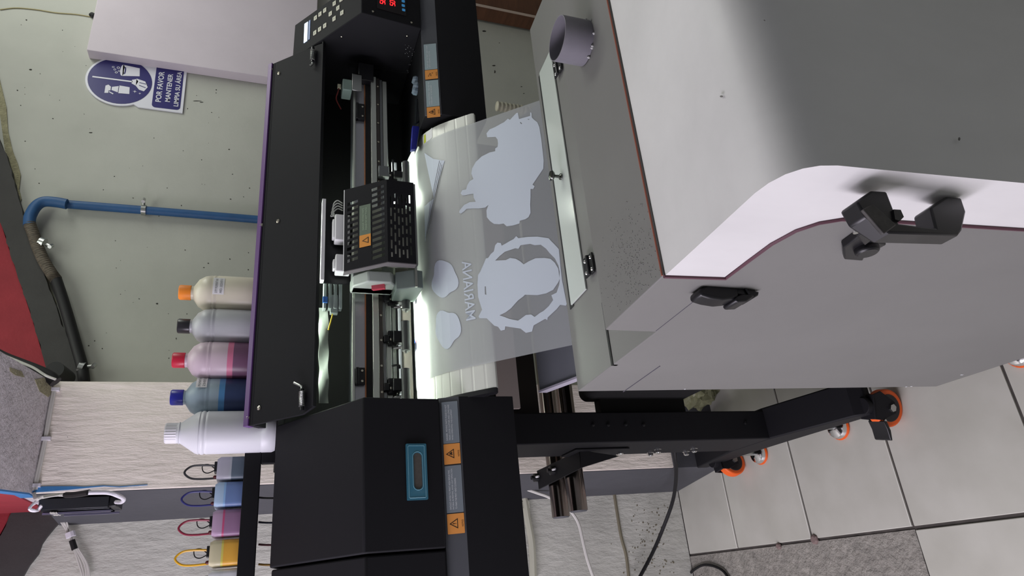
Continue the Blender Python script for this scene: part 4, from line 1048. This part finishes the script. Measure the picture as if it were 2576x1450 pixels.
# scratches
m = M()
for px, py, w in ((1723, 980, 3), (2293, 973, 5), (2420, 944, 8), (2280, 974, 4)):
    p = at(px, py, 0, SXL - .0004); m.box(p - Vector((0, .0015, w * .0004)), p + Vector((.001, .0015, w * .0004)))
m.build('paint_chips', INKW, bd)
m = M()
for px, py, w, h in ((1815, 243, 4, 2), (2413, 350, 3, 4), (1923, 52, 2, 1)):
    c = [atp(px + w * math.cos(t), py + h * math.sin(t), (0, .5, -.4108), (0, .0833, 1)) if px < 1900 else at(px + w * math.cos(t), py + h * math.sin(t), 1, .341) for t in [k * .785 for k in range(8)]]
    m.slab([p + Vector((0, -.0004, .0004)) for p in c], (0, .0006, -.0006))
m.build('scuff_marks', mat('grey_scuff', '6f6e6a', .9), hd)
m = M(); S2n = (0, -.014, .174)
for k in range(420):
    px = random.gauss(1585, 38); py = random.gauss(660, 60)
    if px > 1548 + (py - 0) * .18 - 8 or px < 1512 or py > 800: continue
    c = atp(px, py, (0, .757, -.430), (0, .0805, 1)); r = random.uniform(.0005, .0011)
    if c.x < SXL + .004: continue
    m.lathe([(r, 0), (r * .8, r * .5), (r * .2, r * .8)], c, (0, 0, 1), 6)
gr = m.build('paint_grit', SHKT, bd); gr['kind'] = 'stuff'
# duct collar on the raised top
dc = Vector((.727, .672, -.423))
m = M().lathe([(.033, 0), (.033, .045), (.0318, .045), (.0318, .002)], dc, (.03, .03, 1), 40); dt = m.build('duct_collar', mat('grey_duct', '77757c', .5, noise=(30, .06)), sk, smooth=40)
m = M()
for k in range(7):
    a_ = random.uniform(2.9, 6.0); p = dc + Vector((math.cos(a_) * .0345, math.sin(a_) * .0345, .001)); m.lathe([(.0016, 0), (.0022, .002), (.0008, .004)], p, (0, 0, 1), 6)
m.build('glue_beads', mat('clear_glue', 'b9bab8', .2), dt)
# window flap
ACR = mat('frosted_acrylic', 'b9c0ba', .2, spec=.5)
zt_ = -.526
def s1z(y): return -.526 + (1.057 - y) / .3 * .016
m = M().slab([Vector((x, y, s1z(y) + .0008)) for x, y in ((.456, .957), (1.0, .957), (1.0, 1.029), (.456, 1.029))], (0, 0, .003)); wf = m.build('window_flap', ACR, sk, bevel=.0006)
m = M().slab([Vector((x, y, s1z(y) + .0005)) for x, y in ((.452, 1.022), (1.0, 1.022), (1.0, 1.040), (.452, 1.040))], (0, 0, .001)); m.build('gap_shade_strip', RUB, sk)  # black strip laid on top, draws the shadow line beyond the flap
kb = atp(1411, 445, (0, .99, s1z(.99) + .006), (0, .016 / .3, 1))
m = M().lathe([(.0065, 0), (.0062, .002), (.0032, .004), (.0028, .013), (.008, .016), (.0105, .020), (.0085, .0235), (.002, .025)], kb, (0, 0, 1), 24); m.build('knob', mat('dark_chrome', '5a5c58', .2, metal=.9), wf)
def hinge(px, py, ext=.0):
    c = atp(px, py, (0, .957, s1z(.957) + .008), (0, .0533, 1)); hw = .0185
    w = M(); w.tube([c - Vector((hw, 0, 0)), c + Vector((hw, 0, 0))], .0034, 12)
    w.box((c.x - hw, c.y + .002, c.z - .003), (c.x + hw, c.y + .015, c.z + .0005)); w.box((c.x - hw, c.y - .015, c.z - .005), (c.x + hw, c.y - .002, c.z - .001))
    o = w.build('hinge', BLKS, wf, bevel=.0008)
    for dx in (-.011, .011):
        for dy, dz in ((.009, .0005), (-.009, -.001)):
            w = M().lathe([(.0035, 0), (.003, .001), (.001, .0016)], (c.x + dx, c.y + dy, c.z + dz), (0, 0, 1), 10); w.build('screw', CHROME, o)
hinge(1479, 668); hinge(1400, 168)
# input plate between printer and shaker
m = M().prism([(1.334, -.570), (1.228, -.611), (1.065, -.672), (1.065, -.684), (1.23, -.623), (1.334, -.583)], 0, .381, 1.10); gp = m.build('input_tray', mat('tray_grey', '72757c', .5), sk, bevel=.002)
m = M().prism([(1.331, -.566), (1.226, -.607), (1.065, -.668), (1.065, -.686), (1.23, -.626), (1.331, -.586)], 0, .376, .3805); m.build('tray_lip', mat('tray_lip', 'a9a5b2', .5), gp)
# toggle latches on the left side
def sp_(px, py, d): return at(px, py, 0, SXL - d)
LY = .604; ly = .615
m = M().slab([(at(px, py, 1, ly) - Vector((0, .011, 0))) for px, py in ((1800, 719), (1880, 718), (1887, 742), (1896, 743), (1894, 752), (1880, 760), (1840, 748), (1800, 745))], (0, .022, 0)); la_ = m.build('toggle_latch', BLKS, sk, bevel=.0015)
m = M().slab([(at(px, py, 1, ly) - Vector((0, .012, 0))) for px, py in ((1770, 719), (1806, 719), (1846, 735), (1844, 760), (1826, 763), (1805, 765), (1775, 760), (1749, 752), (1746, 738))], (0, .024, 0)); m.build('lever', BLKS, la_, bevel=.004, seg=3)
m = M().slab([(at(px, py, 1, ly) - Vector((0, .0135, 0))) for px, py in ((1832, 762), (1838, 756), (1850, 750), (1870, 750), (1884, 754), (1862, 770), (1838, 771))], (0, .027, 0)); m.build('pivot', BLKS, la_, bevel=.003, seg=3)
m = M().lathe([(.0032, 0), (.0028, .0012)], (at(1841, 725, 1, ly) - Vector((0, .0115, 0))), (0, -1, 0), 12); m.build('rivet', STEEL, la_)
m = M().tube([(at(1849, 720, 1, ly) - Vector((0, .0125, 0))), (at(1868, 752, 1, ly) - Vector((0, .0125, 0)))], .0013, 6); m.build('wire_bail', mat('bail_dark', '3a3a3d', .3, metal=.8), la_)
# handle bracket on the hood with the second, open latch
HY = .372
hp = [(2193, 479), (2231, 481), (2250, 530), (2262, 562), (2355, 574), (2342, 521), (2382, 494), (2419, 497), (2431, 533), (2421, 580), (2412, 592), (2240, 586), (2178, 545), (2155, 506)]
m = M().slab([at(px, py, 1, HY) for px, py in hp], (0, .020, 0)); hn = m.build('hood_handle', BLKS, sk, bevel=.002)
m = M().slab([at(px, py, 1, HY - .004) for px, py in ((2196, 512), (2256, 566), (2225, 588), (2172, 526))], (0, .004, 0)); m.build('socket', mat('worn_black', '3a3836', .5, noise=(80, .5)), hn, bevel=.001)
m = M().slab([at(px, py, 1, HY - .002) for px, py in ((2248, 527), (2266, 528), (2274, 546), (2264, 556), (2252, 552))], (0, .014, 0)); m.build('rib', BLKS, hn)
tl_ = M(); tl_.slab([sp_(px, py, .0) for px, py in ((2115, 605), (2145, 583), (2172, 560), (2200, 590), (2225, 598), (2170, 628), (2165, 640), (2118, 636))], (-.009, 0, 0)); lo_ = tl_.build('toggle_latch', BLKS, sk, bevel=.002)
m = M().slab([sp_(px, py, .009) for px, py in ((2148, 578), (2172, 560), (2196, 582), (2170, 603))], (-.008, 0, 0)); m.build('lever', BLKS, lo_, bevel=.002)
m = M().lathe([(.0125, 0), (.0125, .009), (.010, .011)], sp_(2176, 616, .005), (-1, 0, 0), 22); m.build('pivot', BLKS, lo_, bevel=.001)
m = M().lathe([(.0035, 0), (.003, .0015)], sp_(2153, 583, .017), (-1, 0, 0), 12); m.build('rivet', STEEL, lo_)
# levelling feet of the shaker
for x, y in ((.338, .88), (.338, .45), (1.1, .88), (1.1, .45)):
    w = M().lathe([(.03, 0), (.031, .005), (.027, .014), (.012, .022)], (x, y, -H + .006), (0, 0, 1), 24); o = w.build('levelling_foot', CHROME, sk)
    w = M().lathe([(.031, 0), (.034, .004), (.033, .007)], (x, y, -H), (0, 0, 1), 24); w.build('rubber_ring', ORANGE, o)
    w = M().cyl((x, y, -H + .02), (x, y, -1.35), .008, n=10); w.build('threaded_rod', STEEL, o)

# ================================================================ INK BOTTLES
def plastic(name, col, ro=.35): return mat(name, col, ro, sub=.4, spec=.4)
DZ = -.0300
def bottle(cx, cy, r, zt, capm, bodym, inkm, fill, label, lab=None, prop=.215):
    h = zt - DZ; t = thing('ink_bottle', (cx, cy, DZ), label, 'bottle', 'ink bottles behind the lid')
    sh = h * .74
    pr_ = [(r * .94, .001), (r, .008), (r, sh * .86), (r * .975, sh * .875), (r, sh * .89), (r, sh * .91), (r * .975, sh * .925), (r * .99, sh * .94), (r * .93, sh * 1.02), (r * .74, sh * 1.10), (r * .45, sh * 1.15), (r * .36, sh * 1.165), (r * .36, h - .02)]
    m = M(); fz = h * fill
    k = 0
    m.slot(0)
    o = Vector((cx, cy, DZ)); n = 36; vs = []
    if fill > 0:   # split the wall at the ink level
        new = []
        for a_, b_ in zip(pr_, pr_[1:]):
            new.append(a_)
            if a_[1] < fz < b_[1]:
                f = (fz - a_[1]) / (b_[1] - a_[1]); rr = a_[0] + (b_[0] - a_[0]) * f; new += [(rr, fz), (rr, fz + .012)]
        new.append(pr_[-1]); pr_ = new
    m.lathe(pr_, o, (0, 0, 1), n)
    if fill > 0:
        for fi, f in enumerate(m.f):
            zc = sum(m.v[i].z for i in f) / len(f) - DZ
            if zc < fz: m.mi[fi] = 1
            elif zc < fz + .0125 and len(f) == 4: m.mi[fi] = 2
    b_ = m.build('bottle_body', [bodym] + list(inkm), t, smooth=50)
    m = M().lathe([(r * .40, h - .026), (r * .40, h - .003), (r * .36, h)], o, (0, 0, 1), 26); m.build('cap', capm, t, bevel=.001)
    if lab:
        (a0, a1, z0, z1, lines) = lab; m = M(); rows = []
        for zz in (z0, z1): rows.append([Vector((cx + (r + .0006) * math.sin(a), cy - (r + .0006) * math.cos(a), DZ + zz)) for a in [a0 + (a1 - a0) * i / 10 for i in range(11)]])
        m.grid(rows); l = m.build('bottle_label', WHITEP, t, smooth=60)
        m = M(); n_ = len(lines)
        for i_, tx in enumerate(lines):
            tt = text2d(tx); zz = z1 - (z1 - z0) * (.42 + .42 * i_)
            m.raw(tt, lambda p: Vector((cx + (r + .0011) * math.sin(a0 + (a1 - a0) * (.08 + .84 * p[0])), cy - (r + .0011) * math.cos(a0 + (a1 - a0) * (.08 + .84 * p[0])), DZ + zz + p[1] * (z1 - z0) * .22)))
        m.build('label_text', mat('faded_print', '77777d', .7), l, smooth=0)
    return t
ycb = 1.585
def bx(py0, py1, px=600): return (at(px, py0, 1, ycb).x + at(px, py1, 1, ycb).x) / 2
PB = plastic('milky_bottle', 'd6d2d0'); PY = plastic('milky_yellow_bottle', 'd9d3c0'); PK = plastic('grey_milky_bottle', 'b9bbbf'); PM = plastic('pink_milky_bottle', 'd3c0cb'); PC = plastic('blue_milky_bottle', '9fb2bd')
def zc(px, py): return at(px, py, 1, ycb - .0).z
bottle(bx(697, 790), ycb, .0435, zc(450, 738), mat('orange_cap', 'f08a2a', .5), PY, (), 0, 'milky ink bottle with orange cap standing behind the printer lid',
       (-.42, .62, .130, .154, ['DTF PIGMENT INK', 'MFD: 2023/07/12']))
bottle(bx(782, 870), ycb, .0425, zc(446, 826), mat('black_cap', '2a292d', .3), PK, (), 0, 'greyish ink bottle with black cap behind the printer lid')
bottle(bx(863, 957), ycb, .0432, zc(433, 912), mat('red_cap', 'c3243f', .35), PM, (plastic('magenta_ink_wall', '7d5a74', .3), plastic('magenta_line', 'd8809f')), .44, 'pinkish ink bottle with red cap behind the printer lid')
bottle(bx(950, 1045), ycb + .012, .0432, zc(427, 1003), mat('blue_cap', '1f45ad', .35), PC, (plastic('cyan_ink_wall', '3d4b70', .3), plastic('cyan_line', '5b93c4')), .50, 'pale blue ink bottle with blue cap behind the printer lid',
       (.25, 1.15, .148, .170, ['PIGMENT INK', '23/07/12']))
# white cleaning bottle
wb_x = bx(1040, 1142); wt = thing('cleaner_bottle', (wb_x, ycb - .01, DZ), 'tall white bottle with ribbed white screw cap beside the ink tanks', 'bottle')
hb = zc(418, 1083) - DZ; r = .0455
m = M().lathe([(r * .93, .001), (r, .008), (r, .028), (r * .985, .030), (r, .032), (r, hb * .62), (r * 1.01, hb * .63), (r * .97, hb * .645), (r * 1.015, hb * .66), (r * 1.015, hb * .675), (r * .97, hb * .69), (r, hb * .70), (r * .95, hb * .73), (r * .5, hb * .86), (r * .47, hb * .87), (r * .52, hb * .875), (r * .47, hb * .885), (r * .47, hb * .9)], (wb_x, ycb - .01, DZ), (0, 0, 1), 40)
m.build('bottle_body', mat('white_hdpe', 'd9dadf', .4, sub=.2), wt, smooth=50)
m = M(); prf = []
n = 48
for hz in (hb * .895, hb * .99, hb):
    for j in range(n):
        a_ = 2 * math.pi * j / n; rr = r * (.475 if j % 2 else .455) * (1 if hz < hb else .93); m.v.append(Vector((wb_x + rr * math.cos(a_), ycb - .01 + rr * math.sin(a_), DZ + hz)))
for i in range(2):
    for j in range(n): m.f.append([i * n + j, i * n + (j + 1) % n, (i + 1) * n + (j + 1) % n, (i + 1) * n + j]); m.mi.append(0)
m.f.append([2 * n + j for j in range(n)]); m.mi.append(0)
m.build('screw_cap', mat('white_cap', 'dcdbe0', .45), wt, smooth=20)

# ================================================================ INK TANKS
tkz = TZ0 + .0085; ty0, ty1 = 1.592, 1.672
def tank(py0, py1, pxt, pc, inkc, linec, tubec, label, loop=True, fillpx=575, txt=None):
    yf_ = ty0 + .006; a = at(600, py1, 1, yf_).x; b = at(600, py0, 1, yf_).x; zt = at(pxt, (py0 + py1) / 2, 1, yf_).z; zi = at(fillpx, (py0 + py1) / 2, 1, yf_).z
    t = thing('ink_tank', ((a + b) / 2, (ty0 + ty1) / 2, tkz), label, 'ink tank', 'ink tanks in the black tray')
    P_ = plastic(pc[0], pc[1]); 
    m = M(); rr = rrect(a + .001, ty0, b - .001, ty1, .010, 4)
    m.prism(rr, 2, tkz, zi); m.mi = [1] * len(m.f)
    m.slot(2); m.prism(rr, 2, zi, zi + .004)
    m.slot(0)
    top = rrect(a + .005, ty0 + .005, b - .005, ty1 - .005, .008, 4); nn = len(rr)
    m.add([(x, y, zi + .004) for x, y in rr] + [(x, y, zt - .007) for x, y in rr] + [(x, y, zt) for x, y in top],
          [[i, (i + 1) % nn, (i + 1) % nn + nn, i + nn] for i in range(nn)] + [[i + nn, (i + 1) % nn + nn, (i + 1) % nn + 2 * nn, i + 2 * nn] for i in range(nn)] + [[2 * nn + i for i in range(nn)]])
    m.build('tank_body', [P_, plastic(inkc[0], inkc[1]), plastic(linec[0], linec[1])], t, smooth=40)
    cx = (a + b) / 2 
    m = M().box((cx - .006, ty0 + .012, zt), (cx + .016, ty0 + .045, zt + .006)); m.build('tank_cap', BLKS, t, bevel=.001)
    if loop:
        y = ty0 + .02
        L = [(cx - .014, zt), (cx - .015, zt + .03), (cx - .012, zt + .052), (cx, zt + .064), (cx + .012, zt + .052), (cx + .014, zt + .03), (cx + .012, zt)]
        m = M().tube(smooth([Vector((x - .004, y, z)) for x, z in L], 6), .0022, 8); m.build('loop_tube', tubec, t)
        m = M(); L = [(cx, zt + .004), (cx - .006, zt + .018), (cx - .002, zt + .028), (cx + .010, zt + .03), (cx + .012, zt + .018), (cx + .002, zt + .004)]
        m.tube(smooth([Vector((x, y + .005, z)) for x, z in L], 6), .0011, 6); m.build('cap_strap', RUB, t)
    m = M().lathe([(.004, 0), (.004, .005), (.002, .007)], (cx - .016, ty0 + .02, zt), (0, 0, 1), 10); m.build('tube_fitting', mat('dark_red_fitting', '5a2426', .4), t)
tank(1147, 1208, 546, ('smoky_tank', 'a9a9b3'), ('black_ink_wall', '5e6b78'), ('grey_line', 'a9aeb4'), mat('black_loop', '2c2d2e', .3), 'smoky ink tank with black looped tube next to the white bottle', fillpx=583)
tank(1210, 1276, 540, ('pale_blue_tank', 'a8c0d8'), ('blue_ink_wall', '6f86b4'), ('blue_line', '8fb4dc'), mat('navy_loop', '2b2c6a', .3), 'pale blue ink tank with navy looped tube', fillpx=568)
tank(1279, 1350, 534, ('lilac_tank', 'b49ab4'), ('magenta_tank_ink', '9a7898'), ('magenta_tank_line', 'c0567f'), mat('magenta_loop', '85233c', .3), 'lilac magenta ink tank with dark red looped tube', fillpx=565)
tank(1354, 1424, 527, ('cream_tank', 'c9c3a2'), ('yellow_ink_wall', 'e3b04a'), ('yellow_line', 'd9cf6a'), mat('yellow_loop', 'd9a520', .3), 'cream and yellow ink tank with yellow looped tube', fillpx=562)
tank(1428, 1500, 522, ('white_tank', 'd8dade'), ('white_ink_wall', 'e2e4e8'), ('white_line', 'dcdfe2'), mat('white_loop', 'd0d0d0', .3), 'white ink tank at the edge of the photo', loop=False, fillpx=560)

# ================================================================ loose cables and small things
m = M().tube(smooth([at(1300, 1205, 1, 2.1), at(1318, 1227, 1, 2.1), at(1350, 1240, 1, 2.1), at(1378, 1250, 1, 2.1), at(1420, 1272, 1, 2.1), at(1440, 1292, 1, 2.1), at(1456, 1320, 1, 2.1), at(1468, 1370, 1, 2.1), at(1478, 1410, 1, 2.1), at(1495, 1460, 1, 2.1)], 5), .0055, 8)
tag(m.build('grey_lead', GREYW), 'grey lead hanging in front of the left wall behind the chrome tubes', 'cable')
m = M().tube(smooth([at(1690, 1060, 1, 1.75), at(1697, 1143, 1, 1.8), at(1701, 1180, 1, 1.85), at(1699, 1225, 1, 1.95), at(1690, 1270, 1, 2.05), at(1668, 1330, 1, 2.12), at(1640, 1395, 1, 2.16), at(1600, 1470, 1, 2.18)], 5), .006, 8)
tag(m.build('black_power_cable', RUB), 'thick black cable sagging against the left wall near the floor', 'cable')
m = M().tube(smooth([at(px, py, 2, -H + .006) for px, py in ((1722, 1470), (1735, 1445), (1752, 1430), (1772, 1422), (1798, 1426), (1822, 1440), (1840, 1470))], 5), .0045, 8)
tag(m.build('floor_cable', RUB), 'black cable curving over the bare concrete floor', 'cable')
hs = [at(1252 + i * 1.0, 270, 1, 1.75) for i in range(2)]
hc = at(1262, 269, 1, 1.85); pts_ = []; rs_ = []
for i in range(120):
    pts_.append(Vector((hc.x, 1.85, hc.z - i * .0035 + .02))); rs_.append(.017 + .0022 * math.sin(i * math.pi / 2.2))
m = M().tube(pts_ + [Vector((hc.x, 1.85, -H))], rs_ + [.017], 20)
tag(m.build('corrugated_hose', mat('cream_hose', 'c9c5b2', .45), smooth=60), 'cream corrugated hose standing up behind the printed film', 'hose')
a = at(1265, 27, 1, 1.9); a2 = at(1350, 38, 1, 1.9)
bx_ = thing('wooden_crate', (2.6, 2.05, -H), 'dark brown wooden cabinet standing against the back wall at the far right', 'cabinet')
WOOD = mat('dark_brown_wood', '5e3d2a', .6, noise=(6, .25, (1, 1, 8)))
a = at(1265, 27, 1, 2.12); m = M().box((a.x, 2.12, -H), (3.3, 2.2, -.45)); m.build('cabinet_carcass', WOOD, bx_, bevel=.004)
m = M().box((a.x - .004, 2.113, -H), (a.x + .004, 2.12, -.45)); m.build('edge_strip', mat('edge_white', 'b9a79a', .6), bx_)
bx_.name = 'wooden_cabinet'
# crumpled plastic bag near the pillar foot
bm = bmesh.new(); bmesh.ops.create_icosphere(bm, subdivisions=4, radius=1)
c = at(1800, 1003, 2, -H)
m = M(); vs = []
for v in bm.verts:
    n_ = v.co.normalized(); d = 1 + .35 * mn.fractal(n_ * 2.4, .7, 2.2, 5)
    vs.append(Vector((c.x + .05 + n_.x * .075 * d, c.y - .0 + n_.y * .07 * d, -H + .066 + max(n_.z * .07 * d, -.064))))
m.add(vs, [[v.index for v in f.verts] for f in bm.faces]); bm.free()
tag(m.build('crumpled_bag', mat('greenish_plastic', '8a8c6c', .25, trans=.3, noise=(25, .3)), smooth=12), 'crumpled translucent greenish plastic bag on the floor by the pillar foot', 'plastic bag')
# a chip of brick on the floor joint
m = M()
for px, py, r in ((2050, 1358, .014), (1960, 1375, .010)):
    c = at(px, py, 2, -H); m = M(); m.lathe([(r, 0), (r * .95, .004), (r * .6, .007)], c, (0, 0, 1), 7)
    tag(m.build('brick_chip', mat('brick_chip', '7e6d68', .9), smooth=0), 'small reddish stone chip on the tile edge' if r > .012 else 'small dark stone chip on the tile edge nearer the wall', 'stone chip')

# ================================================================ light
def area(name, loc, tgt, sx, sy, power, col):
    l = bpy.data.lights.new(name, 'AREA'); l.shape = 'RECTANGLE'; l.size = sx; l.size_y = sy; l.energy = power; l.color = col
    o = bpy.data.objects.new(name, l); COL.objects.link(o); o.location = Vector(loc) + Vector((0, 0, H))
    o.rotation_euler = (Vector(tgt) - Vector(loc)).to_track_quat('-Z', 'Y').to_euler(); return o
area('ceiling_lamp_left', (-1.3, 1.25, .40), (0.4, 1.1, -.6), 1.2, 0.5, 23, (1.0, 0.92, 1.08))
area('ceiling_lamp_right', (2.3, 1.3, 1.1), (1.4, 1.6, -0.4), 1.2, 0.4, 13, (0.97, 1.0, 0.92))
area('ceiling_lamp_rear', (0.8, 1.5, 1.22), (0.7, 1.4, -1.0), 0.9, 0.5, 6, (0.93, 1.0, 0.88))
area('added_side_fill', (-1.5, 1.0, -.35), (0.4, 1.5, -.35), 1.0, 1.4, 23, (1.0, 0.93, 1.05))  # added fill from the left, no window there; lifts the low wall and leg
w = bpy.data.worlds.new('room_air'); SC.world = w; w.use_nodes = True
w.node_tree.nodes['Background'].inputs['Color'].default_value = (0.92, 0.95, 1.0, 1); w.node_tree.nodes['Background'].inputs['Strength'].default_value = 0.16

# ================================================================ camera
cam = bpy.data.cameras.new('camera'); co = bpy.data.objects.new('camera', cam); COL.objects.link(co)
cam.sensor_fit = 'HORIZONTAL'; cam.sensor_width = 36; cam.lens = F / 2576 * 36; cam.clip_start = 0.02
# upright camera axes in world, then turned a quarter: image right = world-down side, image up = world-right side
right = Vector((RX.x, RY.x, RZ.x)); up = Vector((RX.y, RY.y, RZ.y)); back = Vector((RX.z, RY.z, RZ.z))
R3 = Matrix((-up, right, back)).transposed()
co.matrix_world = Matrix.Translation((0, 0, H)) @ R3.to_4x4()
SC.camera = co
SC.view_settings.view_transform = 'Standard'; SC.view_settings.look = 'None'; SC.view_settings.gamma = 1
SC.view_settings.use_curve_mapping = False; SC.view_settings.exposure = 0.0
for o in bpy.data.objects:
    if '_o' in o: del o['_o']
